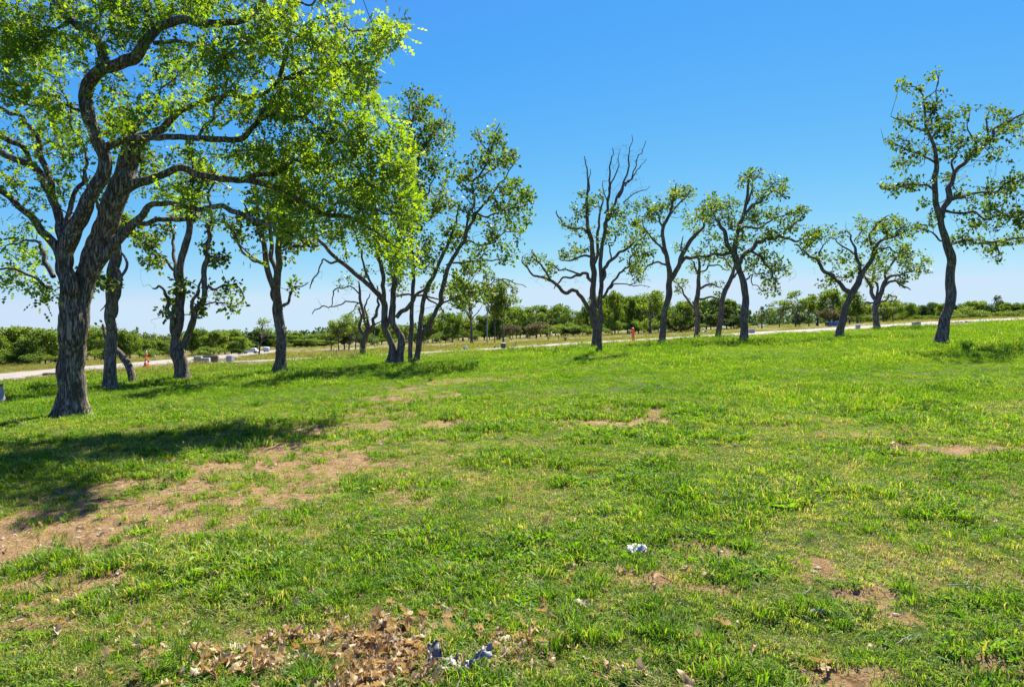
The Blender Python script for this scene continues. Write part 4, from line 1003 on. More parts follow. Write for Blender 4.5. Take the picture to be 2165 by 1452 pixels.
mid('oak_tree', (1776, 714), [
    [(1774, 717, 25), (1777, 698, 19), (1782, 675, 17), (1789, 650, 16), (1797, 630, 16), (1806, 612, 14), (1820, 590, 13), (1833, 565, 11.5), (1846, 540, 10), (1853, 520, 8), (1866, 506, 6), (1888, 500, 5), (1912, 490, 3)],
    [(1800, 626, 12), (1786, 610, 10), (1770, 594, 9.5), (1757, 582, 9), (1742, 575, 8), (1735, 560, 7), (1726, 546, 6), (1710, 540, 5), (1692, 528, 3), (1680, 518, 2)],
    [(1822, 588, 8), (1818, 560, 7), (1810, 538, 6.5), (1806, 516, 5), (1800, 498, 4), (1788, 486, 2)], [(1846, 540, 6), (1842, 510, 5), (1848, 482, 4), (1866, 464, 3), (1882, 455, 1.5)], [(1735, 562, 4), (1732, 540, 4), (1740, 520, 3), (1752, 508, 2)], [(1812, 540, 4), (1792, 528, 4), (1772, 512, 3), (1756, 498, 1.5)], [(1852, 525, 4), (1880, 522, 4), (1905, 535, 3), (1930, 530, 1.5)], [(1806, 510, 3), (1822, 490, 3), (1838, 470, 1.5)]],
    [(1715, 500, 26, 20, 16), (1745, 490, 26, 18, 14), (1700, 525, 18, 14, 8), (1740, 545, 24, 14, 9), (1775, 545, 24, 18, 10), (1770, 500, 20, 16, 7), (1745, 600, 18, 10, 6), (1770, 580, 16, 12, 5), (1800, 580, 14, 14, 5), (1810, 545, 20, 14, 7), (1850, 480, 30, 18, 12), (1890, 470, 26, 18, 12), (1870, 500, 30, 18, 14), (1915, 490, 24, 18, 12), (1840, 520, 26, 18, 10), (1900, 530, 26, 16, 9), (1820, 470, 16, 16, 4), (1860, 545, 20, 12, 6)],
    'crooked oak leaning right with a limb kinked out to the left, near the blue dumpster', seed=57, spread=.8, nleaf=19, bare_blobs=[(1800, 485, 26, 22, 14), (1850, 470, 20, 16, 8), (1740, 570, 26, 20, 8)])
mid('oak_tree', (1854, 695), [
    [(1854, 698, 19), (1853, 675, 15), (1853, 655, 15), (1858, 635, 12), (1865, 612, 10), (1873, 592, 8.5), (1886, 585, 6), (1905, 580, 4), (1925, 570, 2)],
    [(1851, 652, 11), (1847, 630, 9), (1840, 608, 7), (1832, 592, 5), (1818, 578, 3), (1806, 566, 2)], [(1866, 612, 6), (1880, 596, 5.5), (1896, 594, 5), (1910, 605, 4), (1926, 613, 2)], [(1856, 640, 5), (1868, 636, 4.5), (1880, 624, 4), (1896, 628, 3), (1890, 640, 1.5)], [(1873, 592, 6), (1880, 565, 5), (1896, 545, 4), (1918, 535, 2)], [(1848, 640, 4), (1836, 640, 4), (1826, 646, 2)], [(1852, 632, 5), (1855, 600, 5), (1850, 570, 4), (1856, 545, 2)]],
    [(1880, 560, 30, 20, 18), (1915, 550, 30, 18, 16), (1940, 575, 28, 14, 12), (1955, 545, 20, 18, 8), (1900, 590, 26, 12, 9), (1840, 590, 22, 16, 10), (1815, 580, 14, 14, 5), (1885, 630, 16, 9, 5), (1856, 570, 20, 16, 8), (1925, 520, 20, 12, 6), (1826, 644, 8, 6, 2), (1850, 650, 6, 6, 2)],
    'stout short oak farther back, spreading wide behind the leaning crooked oak', seed=59, spread=.9, nleaf=23, size=.18)
mid('oak_tree', (1990, 729), [
    [(1990, 733, 34), (1992, 708, 28), (1998, 675, 26), (2004, 640, 25), (2010, 605, 23), (2012, 570, 22), (2008, 540, 22), (2000, 512, 20), (1994, 485, 17), (1990, 462, 16), (1983, 440, 13), (1979, 410, 12), (1979, 375, 12), (1980, 345, 10), (1975, 315, 8.5), (1966, 292, 7), (1958, 268, 6), (1955, 240, 4.5), (1951, 212, 3.5), (1936, 188, 2.5), (1918, 178, 1.5)],
    [(1990, 462, 14), (1999, 438, 13), (2004, 415, 12), (2006, 392, 11), (2018, 368, 10), (2040, 346, 9.5), (2064, 322, 8.5), (2084, 296, 8), (2106, 272, 7), (2140, 252, 5), (2185, 236, 3), (2240, 225, 2)],
    [(1980, 408, 6), (1958, 392, 5.5), (1930, 388, 5), (1905, 392, 4), (1878, 402, 2)], [(1979, 345, 5), (1950, 332, 4.5), (1920, 315, 4), (1895, 305, 3), (1865, 300, 1.5)], [(1964, 288, 5), (1945, 275, 4.5), (1920, 258, 4), (1898, 252, 2.5), (1884, 248, 1.5)], [(1957, 262, 4), (1970, 235, 4), (1982, 205, 3), (1986, 178, 2.5), (1978, 150, 1.5)],
    [(2008, 516, 8), (2035, 506, 7), (2070, 514, 6), (2105, 512, 5), (2140, 504, 4), (2190, 498, 2.5)], [(2004, 425, 7), (2030, 418, 6), (2058, 412, 5), (2090, 408, 4.5), (2125, 392, 4), (2170, 380, 2.5), (2220, 372, 1.5)], [(1998, 445, 6), (2030, 452, 5.5), (2060, 448, 5), (2095, 465, 4), (2140, 458, 3), (2190, 450, 1.5)], [(2018, 370, 5), (2012, 345, 4.5), (2022, 320, 3), (2030, 300, 1.5)], [(2064, 322, 4), (2052, 290, 3.5), (2046, 262, 2), (2052, 230, 1.2)], [(2085, 296, 4), (2085, 262, 3.5), (2095, 230, 2)], [(2000, 510, 5), (1980, 500, 4), (1960, 490, 3), (1935, 480, 2)], [(2105, 512, 4), (2112, 535, 3), (2100, 545, 2)]],
    [(1975, 158, 10, 10, 3), (1925, 185, 22, 14, 8), (1955, 220, 24, 20, 11), (1990, 210, 10, 14, 3), (1910, 255, 24, 10, 7), (1945, 262, 24, 18, 11), (1985, 270, 20, 26, 9), (2010, 260, 30, 26, 16), (2040, 230, 14, 16, 6), (1990, 310, 34, 24, 18), (2030, 300, 24, 20, 10), (1890, 300, 26, 10, 7), (1930, 310, 24, 14, 8), (1920, 345, 34, 16, 12), (1895, 395, 28, 14, 10), (1940, 390, 28, 14, 10), (2050, 320, 30, 18, 14), (2090, 290, 26, 20, 12), (2110, 240, 24, 16, 11), (2140, 262, 26, 20, 12), (2100, 325, 24, 14, 8), (2150, 300, 24, 16, 6), (2010, 375, 26, 16, 10), (2025, 410, 24, 14, 8), (2110, 400, 34, 20, 18), (2150, 380, 26, 20, 14), (2080, 430, 30, 16, 12), (2120, 450, 34, 20, 18), (2150, 470, 26, 20, 14), (2070, 470, 26, 14, 9), (2050, 505, 34, 14, 14), (2100, 515, 34, 18, 18), (2150, 510, 26, 14, 12), (2040, 450, 20, 12, 5), (1975, 460, 20, 14, 5), (1950, 480, 20, 12, 6), (2105, 545, 14, 8, 3), (2200, 430, 40, 80, 30), (2200, 280, 40, 50, 14), (1960, 430, 20, 12, 4)],
    'tall oak standing alone at the far right, trunk curving upward to an open crown', seed=61, spread=.8, mul=.78, nleaf=19, size=.14, sig=.09, bare_blobs=[(1890, 290, 30, 40, 6), (2000, 250, 30, 50, 8), (2100, 340, 40, 50, 8), (1970, 470, 40, 30, 6), (2120, 480, 40, 40, 8)])
# ------------------------------------------------------------------ the treeline: a few built kinds, every tree an object copied from one of them
def proto(kind, seed):
    """a tree 6 m tall at the origin: (root, height, width)"""
    rg = np.random.default_rng(seed)
    H = 6.0
    P_ = {'round': dict(w=2.7, z0=.35, nb=30, br=(.55, 1.0), n=165, leaf='leaf_far', sz=.30, tr=.16),
          'airy': dict(w=1.9, z0=1.9, nb=22, br=(.35, .65), n=85, leaf='leaf_far', sz=.24, tr=.12),
          'dark': dict(w=2.3, z0=.3, nb=22, br=(.6, 1.0), n=190, leaf='leaf_dark', sz=.28, tr=.15),
          'brown': dict(w=1.9, z0=1.4, nb=16, br=(.5, .8), n=120, leaf='leaf_brown', sz=.26, tr=.11),
          'shrub': dict(w=3.4, z0=.1, nb=18, br=(.8, 1.3), n=170, leaf='leaf_far', sz=.34, tr=.10),
          'sparse': dict(w=1.7, z0=2.0, nb=15, br=(.3, .5), n=36, leaf='leaf_far', sz=.22, tr=.10),
          'snag': dict(w=.6, z0=1.2, nb=12, br=(.2, .35), n=40, leaf='leaf_dark', sz=.2, tr=.16)}[kind]
    wd = Wood(); nf = rg.integers(1, 3) if kind == 'airy' else 1
    top = H * .72
    stems = []
    for k in range(nf):
        m = 8; z = np.linspace(-.15, top, m)
        x = np.cumsum(rg.normal(0, .10, m)) * .8 + (k - .5 * (nf - 1)) * z * .16; y = np.cumsum(rg.normal(0, .10, m)) * .8
        x[0] = x[1] = (k - .5 * (nf - 1)) * .2; y[0] = y[1] = 0
        Pm = np.stack((x, y, z), 1); r = P_['tr'] * (1 - .85 * np.linspace(0, 1, m)); r[0] *= 1.4
        wd.tube(Pm, r, 8); stems.append(Pm)
    C, D = [], []
    zc = (P_['z0'] + H) / 2; hz = (H - P_['z0']) / 2
    for i in range(P_['nb']):
        for _ in range(50):
            d = rg.normal(0, 1, 3); d /= np.linalg.norm(d); q = rg.uniform(.35, 1) ** .6
            wz = 1.0 if kind != 'round' and kind != 'dark' else 1.0
            c = np.array([d[0] * P_['w'] * q, d[1] * P_['w'] * q, zc + d[2] * hz * q * .86])
            if kind in ('round', 'dark', 'shrub') and c[2] < P_['z0'] + .8 and rg.uniform() < .35: continue
            break
        br = rg.uniform(*P_['br']); br = min(br, max(.25, H - c[2]) * 1.4)
        st = stems[int(rg.integers(0, nf))]
        j = int(np.argmin(np.abs(st[:, 2] - max(.8, c[2] - .9 - .4 * np.hypot(c[0], c[1])))))
        u = np.linspace(0, 1, 6)[:, None]
        Pb = st[j] + (c - st[j]) * u + rg.normal(0, .09, (6, 3)) * u + np.array([0, 0, .25]) * u * (1 - u)
        wd.tube(Pb, .045 * (1 - .75 * u[:, 0]), 5)
        n = max(3, int(P_['n'] * rg.uniform(.6, 1.3)))
        dv = rg.normal(0, 1, (n, 3)); dv /= np.linalg.norm(dv, axis=1)[:, None]
        rr = br * (rg.uniform(0, 1, n) ** .45) * (1 + .25 * vnoise(dv[:, 0] * 2.5 + i, dv[:, 1] * 2.5, dv[:, 2] * 2.5))
        dv2 = dv * rr[:, None] * np.array([1.1, 1.1, .75])
        pts = c + dv2
        ok = pts[:, 2] > .05
        C.append(pts[ok]); D.append(dv[ok])
    C, D = np.vstack(C), np.vstack(D)
    lr = np.clip(rg.normal(.40, .17, len(C)) + rg.normal(0, .06), 0, 1)
    root = empty('tree_proto', (0, 0, 0), None, None)
    link('trunk', wd.mesh('trunk'), M['bark_far'], root)
    link('crown', leaves_mesh('crown', C, D, P_['sz'], CLUMP, rg, .7, lr=lr), M[P_['leaf']], root)
    return root, float(np.percentile(C[:, 2], 99.3)), float(np.percentile(C[:, 0], 98) - np.percentile(C[:, 0], 2))
PROTO, USED = {}, set()
for i, kd in enumerate(['round', 'round', 'round', 'round', 'airy', 'airy', 'airy', 'dark', 'dark', 'brown', 'shrub', 'sparse', 'snag']):
    PROTO.setdefault(kd, []).append(proto(kd, 300 + i * 7))

FR = random.Random(5)
def far_tree(kd, px, top, Y, wpx=None, name=None, rz=None):
    """one tree of the kind at photo column px and distance Y, reaching the photo row top; wpx = crown width in photo px"""
    opts = PROTO[kd]; pr, H, W = opts[FR.randrange(len(opts))]
    x = (px - CX) / F * Y; z = G(x, Y)
    row = EYE - (z - CAMZ) / Y * F
    h = max(1.0, (row - top) / F * Y); sc = h / H
    if id(pr) in USED: o = copy_thing(pr)
    else: o = pr; USED.add(id(pr))
    o.name = name or {'dark': 'dark_tree', 'shrub': 'shrub', 'brown': 'withered_tree', 'snag': 'dead_tree', 'sparse': 'thin_tree'}.get(kd, 'broadleaf_tree')
    sx = sc if wpx is None else wpx / F * Y / W
    o.location = (x, Y, z - .04); o.rotation_euler = (0, 0, FR.uniform(0, 6.283) if rz is None else rz); o.scale = (sx, sx, sc)
    return o

ORD = ['first', 'second', 'third', 'fourth', 'fifth', 'sixth', 'seventh', 'eighth', 'ninth', 'tenth', 'eleventh', 'twelfth', '13th', '14th', '15th', '16th', '17th', '18th', '19th', '20th']
KW = {'round': 'rounded green tree', 'airy': 'open leafy tree', 'dark': 'dark dense tree', 'brown': 'brown withered tree', 'shrub': 'low bright shrub', 'sparse': 'thin sparse tree', 'snag': 'bare snag'}
def belt(where, group, items):
    """items: (kind, px, top row, distance, crown width px or None)"""
    items = sorted(items, key=lambda i: i[1]); cnt = {}
    tot = {}
    for it in items: tot[it[0]] = tot.get(it[0], 0) + (-6 < it[1] < 2171)
    for it in items:
        o = far_tree(*it)
        if not -6 < it[1] < 2171:
            tag(o, '%s beyond the %s edge of the photo' % (KW[it[0]], 'left' if it[1] < 0 else 'right'), 'shrub' if it[0] == 'shrub' else 'tree', group); continue
        k = cnt[it[0]] = cnt.get(it[0], 0) + 1
        lab = '%s %s' % (KW[it[0]], where) + ('' if tot[it[0]] == 1 else ', %s from left' % ORD[k - 1])
        tag(o, lab, 'shrub' if it[0] == 'shrub' else 'tree', group)
def row_of(x0, x1, n, top, Y, kinds, dt=7, dY=.12, wf=(.75, 1.15)):
    out = []
    n = int(n * 1.25 + .5)
    for i in range(n):
        px = x0 + (x1 - x0) * (i + FR.uniform(.15, .85)) / n
        kd = FR.choice(kinds); y = Y * (1 + FR.uniform(-dY, dY))
        out.append((kd, px, top + FR.uniform(-dt, dt) * .9 + 2, y, None if kd != 'round' else (x1 - x0) / n * FR.uniform(1.9, 2.9)))
    for i in range(max(2, n // 3)):
        px = x0 + (x1 - x0) * (i + FR.uniform(.1, .9)) / max(2, n // 3)
        g_ = px_row(px, Y * .93); out.append(('shrub', px, g_ - (g_ - top) * FR.uniform(.3, .5), Y * FR.uniform(.88, .97), (x1 - x0) / max(2, n // 3) * FR.uniform(.7, 1.1)))
    return out
def px_row(px, Y):
    return EYE - (G((px - CX) / F * Y, Y) - CAMZ) / Y * F
belt('in the left treeline beside the big seamed oak', 'trees at the left edge', row_of(-150, 112, 9, 697, 68, ['round', 'round', 'airy'], 13) + [('shrub', 34, 742, 59, 46), ('shrub', 78, 745, 58, 50), ('shrub', 118, 752, 61, 34), ('shrub', -30, 748, 60, 50)])
belt('seen between the big oak and straight oak', 'trees behind the straight oak', row_of(175, 285, 6, 696, 76, ['round', 'round', 'airy'], 11))
belt('behind the orange traffic cone', 'trees behind the traffic cone', row_of(285, 395, 7, 718, 88, ['round', 'round', 'airy'], 6) + [('sparse', 322, 703, 98, None), ('sparse', 346, 708, 100, None), ('airy', 376, 702, 96, None)])
belt('behind the grey concrete blocks', 'trees behind the concrete blocks', row_of(398, 512, 6, 701, 84, ['round', 'round', 'airy'], 12) + [('round', 500, 712, 100, 50)])
belt('behind the white parked vehicle', 'trees behind the parked vehicle', [('dark', 520, 703, 104, 50), ('dark', 540, 698, 106, 60), ('round', 568, 706, 108, 44), ('dark', 584, 712, 112, 40)])
belt('on the far rise by the forked oak', 'trees on the far rise', row_of(586, 700, 8, 704, 165, ['round', 'round', 'dark'], 4) + row_of(590, 700, 4, 716, 150, ['round'], 3))
o = far_tree('sparse', 548, 672, px_ground(548, 750)[1], 58); tag(o, 'lone thin spring tree beside the white parked vehicle and the road', 'tree', 'single trees in the field')
belt('in the clump left of the gnarled dead tree', 'clump left of the dead tree', [('airy', 700, 694, 74, 40), ('airy', 716, 674, 72, 38), ('dark', 728, 690, 76, 50), ('airy', 738, 663, 73, 44), ('airy', 752, 672, 71, 40), ('round', 764, 700, 90, 40)])
belt('behind the twin-trunked oak', 'trees behind the twin-trunked oak', row_of(770, 895, 9, 692, 122, ['round', 'round', 'airy'], 8))
belt('right of the many-stemmed leaning oak', 'trees right of the leaning oak', row_of(895, 1040, 9, 666, 112, ['round', 'round', 'round', 'airy'], 8))
o = far_tree('airy', 997, 556, px_ground(997, 728)[1], 84, 'broadleaf_tree', 1.0); tag(o, 'tall thick-trunked leafy tree standing before the treeline, left of the grey pole', 'tree', 'single trees in the field')
o = far_tree('airy', 1046, 600, px_ground(1047, 726)[1], 44); tag(o, 'slender tall tree just right of the grey pole, before the treeline', 'tree', 'single trees in the field')
o = far_tree('airy', 1064, 592, px_ground(1058, 726)[1] + 2, 56); tag(o, 'slender leafy tree above the dark barrel, second right of the grey pole', 'tree', 'single trees in the field')
belt('before the central treeline above the dark barrel', 'withered trees before the treeline', [('brown', 1082, 684, 88, 32), ('brown', 1134, 680, 90, 42)])
belt('in the central treeline left of the half-dead pair', 'trees left of the half-dead pair', row_of(1040, 1262, 13, 651, 116, ['round', 'round', 'round', 'airy'], 9) + [('dark', 1116, 678, 100, 34), ('dark', 1212, 690, 104, 44)])
belt('behind the orange marker post', 'trees behind the marker post', row_of(1262, 1400, 8, 622, 96, ['round', 'round', 'airy', 'airy'], 9) + [('shrub', 1272, 690, 84, 30), ('dark', 1300, 668, 104, 50), ('dark', 1372, 676, 100, 46)])
belt('between the Y-forked oak and thick curved oak', 'trees behind the oak row', row_of(1402, 1574, 9, 640, 98, ['round', 'round', 'airy', 'dark'], 10) + [('dark', 1438, 676, 92, 46), ('dark', 1552, 668, 88, 44)])
belt('in the open row left of the blue dumpster', 'open row of trees', [('sparse', 1603, 662, 96, None), ('snag', 1611, 648, 92, 12), ('airy', 1648, 636, 92, 34), ('airy', 1682, 616, 90, 46), ('airy', 1710, 630, 93, 34), ('airy', 1728, 622, 91, 40), ('round', 1764, 614, 88, 50), ('brown', 1752, 652, 84, 34), ('brown', 1779, 664, 85, 26), ('round', 1796, 616, 96, 44), ('dark', 1690, 662, 100, 26)])
belt('behind the crooked oak by the dumpster', 'trees behind the crooked oak', row_of(1800, 1880, 6, 642, 125, ['round', 'airy', 'round'], 7) + [('airy', 1868, 640, 104, 36), ('airy', 1888, 634, 106, 42), ('airy', 1812, 632, 108, 36)])
belt('left of the tall lone oak, far off', 'far trees left of the lone oak', row_of(1895, 2000, 9, 642, 165, ['round', 'dark', 'dark', 'round'], 5))
belt('on the far right skyline', 'far right skyline trees', row_of(2000, 2330, 17, 638, 225, ['dark', 'dark', 'round'], 4))
belt('below the far right skyline wood', 'bushes below the far wood', [('shrub', 2035, 650, 150, 62), ('shrub', 2062, 654, 152, 48), ('shrub', 2022, 662, 140, 34), ('shrub', 2155, 656, 160, 40)])
o = far_tree('snag', 2107, 626, px_ground(2107, 663)[1], 22); tag(o, 'dark ragged snag standing alone before the far right wood', 'tree', 'single trees in the field')

# the far wood that closes the horizon: one mass
def far_wood():
    rg = np.random.default_rng(77)
    C, D = [], []
    for px in np.arange(-700, 2900, 9.0):
        for k in range(2):
            Y = rg.uniform(250, 430); x = (px + rg.uniform(-9, 9) - CX) / F * Y; z = G(x, Y)
            h = rg.uniform(4.5, 8.0); w = rg.uniform(2.2, 4.0); n = 70
            d = rg.normal(0, 1, (n, 3)); d /= np.linalg.norm(d, axis=1)[:, None]; d *= rg.uniform(.5, 1, (n, 1))
            C.append(np.stack((x + d[:, 0] * w, Y + d[:, 1] * w, z + h * .5 + d[:, 2] * h * .5), 1)); D.append(d)
    o = link('far_wood', leaves_mesh('far_wood', np.vstack(C), np.vstack(D), 1.3, CLUMP, rg, .6), M['leaf_dark'])
    tag(o, 'far-off woodland closing the horizon behind the treeline', 'woodland', kind='stuff')
far_wood()
for lst in PROTO.values():
    for pr, _, _ in lst:
        if id(pr) not in USED:
            for ch in list(pr.children): bpy.data.objects.remove(ch)
            bpy.data.objects.remove(pr)
# ------------------------------------------------------------------ small things, each built where it stands
class MB:
    """boxes, lathes and tubes joined into one mesh"""
    def __init__(s): s.V, s.F = [], []
    def add(s, V, F_):
        k = len(s.V); s.V += [tuple(v) for v in V]; s.F += [[i + k for i in f] for f in F_]; return s
    def box(s, c, d, rz=0.0, bev=.012, taper=1.0, shear=(0, 0)):
        """bevelled box: centre, full sizes; taper narrows the top"""
        hx, hy, hz = d[0] / 2, d[1] / 2, d[2] / 2; b = min(bev, hx * .6, hy * .6, hz * .6)
        rings = []
        for z, ins in ((-hz, b), (-hz + b, 0), (hz - b, 0), (hz, b)):
            f = 1 + (taper - 1) * (z + hz) / (2 * hz)
            x, y = hx * f - ins, hy * f - ins; e = b if ins == 0 else b * .5
            pts = [(-x + e, -y), (x - e, -y), (x, -y + e), (x, y - e), (x - e, y), (-x + e, y), (-x, y - e), (-x, -y + e)]
            rings.append([(p[0] + shear[0] * (z + hz), p[1] + shear[1] * (z + hz), z) for p in pts])
        ca, sa = math.cos(rz), math.sin(rz)
        V = [(c[0] + p[0] * ca - p[1] * sa, c[1] + p[0] * sa + p[1] * ca, c[2] + p[2]) for r in rings for p in r]
        F_ = [[i * 8 + j, i * 8 + (j + 1) % 8, (i + 1) * 8 + (j + 1) % 8, (i + 1) * 8 + j] for i in range(3) for j in range(8)]
        F_ += [list(range(7, -1, -1)), list(range(24, 32))]
        return s.add(V, F_)
    def lathe(s, prof, n=20, c=(0, 0, 0), tilt=(0, 0)):
        """prof = [(radius, z)...] bottom to top, closed at both ends"""
        V = []
        for r, z in prof:
            for j in range(n):
                a = 2 * math.pi * j / n
                V.append((c[0] + r * math.cos(a) + tilt[0] * z, c[1] + r * math.sin(a) + tilt[1] * z, c[2] + z))
        k = len(prof)
        F_ = [[i * n + j, i * n + (j + 1) % n, (i + 1) * n + (j + 1) % n, (i + 1) * n + j] for i in range(k - 1) for j in range(n)]
        F_ += [list(range(n - 1, -1, -1)), [(k - 1) * n + j for j in range(n)]]
        return s.add(V, F_)
    def tube(s, P, r, n=7):
        w = Wood(); P = np.array(P, float); w.tube(P, np.full(len(P), r) if np.isscalar(r) else np.array(r), n)
        V, q = np.vstack(w.V), np.vstack(w.F)
        return s.add(V, [list(f[:3]) if f[2] == f[3] else list(f) for f in q])
    def build(s, name, m, parent=None, smooth_=False):
        me = bpy.data.meshes.new(name); me.from_pydata(s.V, [], s.F)
        if smooth_: me.polygons.foreach_set('use_smooth', [True] * len(me.polygons))
        me.update()
        return link(name, me, m, parent)

def gp(px, py):
    x, y = px_ground(px, py); return (x, y, float(ground_z(np.array([x]), np.array([y]))[0]))

PM = {}
PM['orange'] = plain('orange_plastic', (.85, .13, .025), .45, vary=.12, scale=4)
PM['reflect'] = plain('reflective_white', (.78, .77, .73), .35, vary=.1)
PM['grey'] = plain('grey_enamel', (.38, .40, .40), .55, vary=.15, scale=5)
PM['green_grey'] = plain('greygreen_enamel', (.27, .33, .32), .5, vary=.2, scale=5)
PM['dark'] = plain('dark_plastic', (.045, .048, .05), .55, vary=.3)
PM['blue'] = plain('blue_paint', (.06, .14, .40), .5, vary=.25, scale=2.5)
PM['navy'] = plain('navy_plastic', (.03, .05, .12), .5, vary=.3)
PM['white'] = plain('white_paint', (.78, .78, .77), .4, vary=.08)
PM['glass'] = plain('dark_glass', (.03, .04, .05), .1, vary=.1)
PM['concrete'] = plain('grey_concrete', (.42, .39, .34), .9, vary=.3, scale=4, bump=.3)
PM['mossy'] = plain('mossy_concrete', (.13, .12, .07), .95, vary=.5, scale=5, bump=.4)
PM['wood'] = plain('weathered_wood', (.42, .34, .24), .9, vary=.35, scale=8, bump=.3)
PM['stump'] = plain('stump_wood', (.22, .17, .12), .95, vary=.5, scale=7, bump=.5)
PM['steel'] = plain('galvanised_steel', (.27, .27, .26), .6, metal=.2, vary=.15)
PM['lid'] = plain('pale_lid', (.62, .60, .55), .6, vary=.15)
PM['rubber'] = plain('black_rubber', (.03, .03, .03), .8, vary=.3)

def thing(name, px, py, label, cat, rz=0.0, group=None): return empty(name, gp(px, py), label, cat, group, rz)

# orange marker post and its small tag plate
t = thing('marker_post', 1339, 720, 'tall round-topped orange marker post standing by the lane', 'post')
MB().lathe([(.095, -.1), (.10, .0), (.10, .72), (.10, .80), (.085, .85), (.05, .88), (.012, .89)], 22, tilt=(-.035, 0)).build('post', PM['orange'], t, True)
MB().box((-.16, .02, .42), (.085, .02, .16)).build('tag_plate', PM['reflect'], t)
# cones by the gravel road
def cone(px, py, h, label, s=1.0):
    t = thing('traffic_cone', px, py, label, 'cone', .3, 'orange traffic cones')
    MB().box((0, 0, .02), (.38 * s, .38 * s, .045), bev=.02).build('base', PM['orange'], t)
    r = lambda z: .145 * s * (1 - z / h) + .03 * s * (z / h)
    MB().lathe([(r(0), .042), (r(.4 * h), .4 * h)], 20).build('body', PM['orange'], t, True)
    MB().lathe([(r(.4 * h) + .004, .4 * h), (r(.58 * h) + .004, .58 * h)], 20).build('collar', PM['reflect'], t, True)
    MB().lathe([(r(.58 * h), .58 * h), (r(.97 * h), .97 * h), (.012, h)], 20).build('tip', PM['orange'], t, True)
    return t
c1 = cone(308, 776, .52, 'orange cone with white collar by the road, left one of the two', .8)
c2 = cone(313.5, 775, .40, 'squat orange cone by the road, right one of the two', .95)
t = thing('flag_marker', 309.5, 773.5, 'slim marker stick with an orange and white top behind the traffic cones', 'marker')
MB().tube([(0, 0, -.05), (0, 0, .55), (.01, 0, .80)], .018).build('stick', PM['orange'], t)
MB().lathe([(.03, .56), (.075, .60), (.055, .70), (.02, .74)], 12).build('head', PM['orange'], t, True)
MB().lathe([(.035, .745), (.045, .80), (.02, .87)], 12).build('tip', PM['reflect'], t, True)
# concrete pieces in the roadside ditch
t = thing('concrete_block', 419, 769, 'pale grey sloped concrete block lying at the roadside, nearest the slim forked oak', 'block', .12)
MB().box((0, 0, .20), (.42, .35, .44), taper=.96).box((.42, 0, .155), (.44, .33, .35), taper=.9).build('block', PM['concrete'], t)
t = thing('concrete_slab', 441, 767.5, 'long dark mossy slab lying between two grey concrete blocks', 'slab', .05)
MB().box((0, .12, .20), (1.02, .22, .46), taper=.97, bev=.03).build('slab', PM['mossy'], t)
t = thing('concrete_block', 487, 766, 'small upright grey concrete block at the right end of the mossy slab', 'block', -.2)
MB().box((0, 0, .17), (.36, .30, .42), taper=.94).build('block', PM['concrete'], t)
t = thing('flat_stone', 108, 794, 'low dark flat slab on the road edge left of the big seamed trunk', 'slab', .1)
MB().box((0, 0, .05), (.62, .34, .13), taper=.92, bev=.03).build('slab', PM['mossy'], t)
# flared post cut by the left edge
t = thing('flared_post', -2, 851, 'flared grey post with an orange band, cut off by the left edge', 'post')
MB().lathe([(.20, -.05), (.19, .03), (.145, .08), (.115, .20), (.088, .36), (.082, .42)], 18).build('body', PM['concrete'], t, True)
MB().lathe([(.086, .42), (.084, .45)], 18).build('band', PM['orange'], t, True)
MB().lathe([(.080, .45), (.078, .475), (.03, .49)], 18).build('cap', PM['dark'], t, True)
# barrel, pedestals, boxes along the lane
def barrel(name, px, py, r, h, body, lid, label, cat):
    t = thing(name, px, py, label, cat)
    MB().lathe([(r * .9, -.05), (r * .94, .03), (r, h * .3), (r * 1.02, h * .32), (r, h * .34), (r, h * .62), (r * 1.02, h * .64), (r, h * .66), (r * .98, h * .92)], 22).build('body', body, t, True)
    MB().lathe([(r * 1.04, h * .92), (r * 1.06, h * .97), (r * .8, h), (r * .2, h * 1.01)], 22).build('lid', lid, t, True)
barrel('barrel', 1064, 737, .15, .33, PM['dark'], PM['lid'], 'dark barrel with a pale lid beside the lane', 'barrel')
barrel('barrel', 1195, 721, .13, .33, PM['navy'], PM['navy'], 'navy blue barrel standing beyond the lane near the leaning board', 'barrel')
barrel('bucket', 1814, 696, .17, .36, PM['grey'], PM['lid'], 'grey tub with wide rim between the crooked oak and stout oak', 'tub')
t = thing('utility_pedestal', 983, 740, 'small grey utility pedestal with a white stake beside the lane', 'pedestal')
MB().box((-.04, 0, .12), (.14, .14, .26), taper=.94).build('cabinet', PM['grey'], t)
MB().box((.09, 0, .14), (.10, .05, .30)).build('stake', PM['reflect'], t)
t = thing('utility_pedestal', 1046, 736, 'tiny dark pedestal stub left of the dark barrel', 'pedestal')
MB().box((0, 0, .05), (.10, .10, .16), taper=.9).build('cabinet', PM['dark'], t)
def ebox(name, px, py, w, h, d, m, label, cat, rz=.1):
    t = thing(name, px, py, label, cat, rz)
    MB().box((0, 0, .02), (w * 1.12, d * 1.12, .10)).build('pad', PM['concrete'], t)
    MB().box((0, 0, .07 + h / 2), (w, d, h)).build('cabinet', m, t)
    MB().box((0, -.01, .072 + h + .02), (w * 1.06, d * 1.06, .045)).build('lid', PM['lid'], t)
    for sx in (-.24, .24): MB().box((sx * w, -d / 2 - .008, .07 + h * .48), (w * .44, .014, h * .8), bev=.004).build('door', m, t)
ebox('utility_box', 1589, 704.5, .36, .22, .34, PM['grey'], 'grey utility box beside the thick curved oak', 'utility box', .25)
ebox('utility_box', 1937, 691, .48, .27, .42, PM['green_grey'], 'grey-green utility box at the lane, left of the tall lone oak', 'utility box', .1)
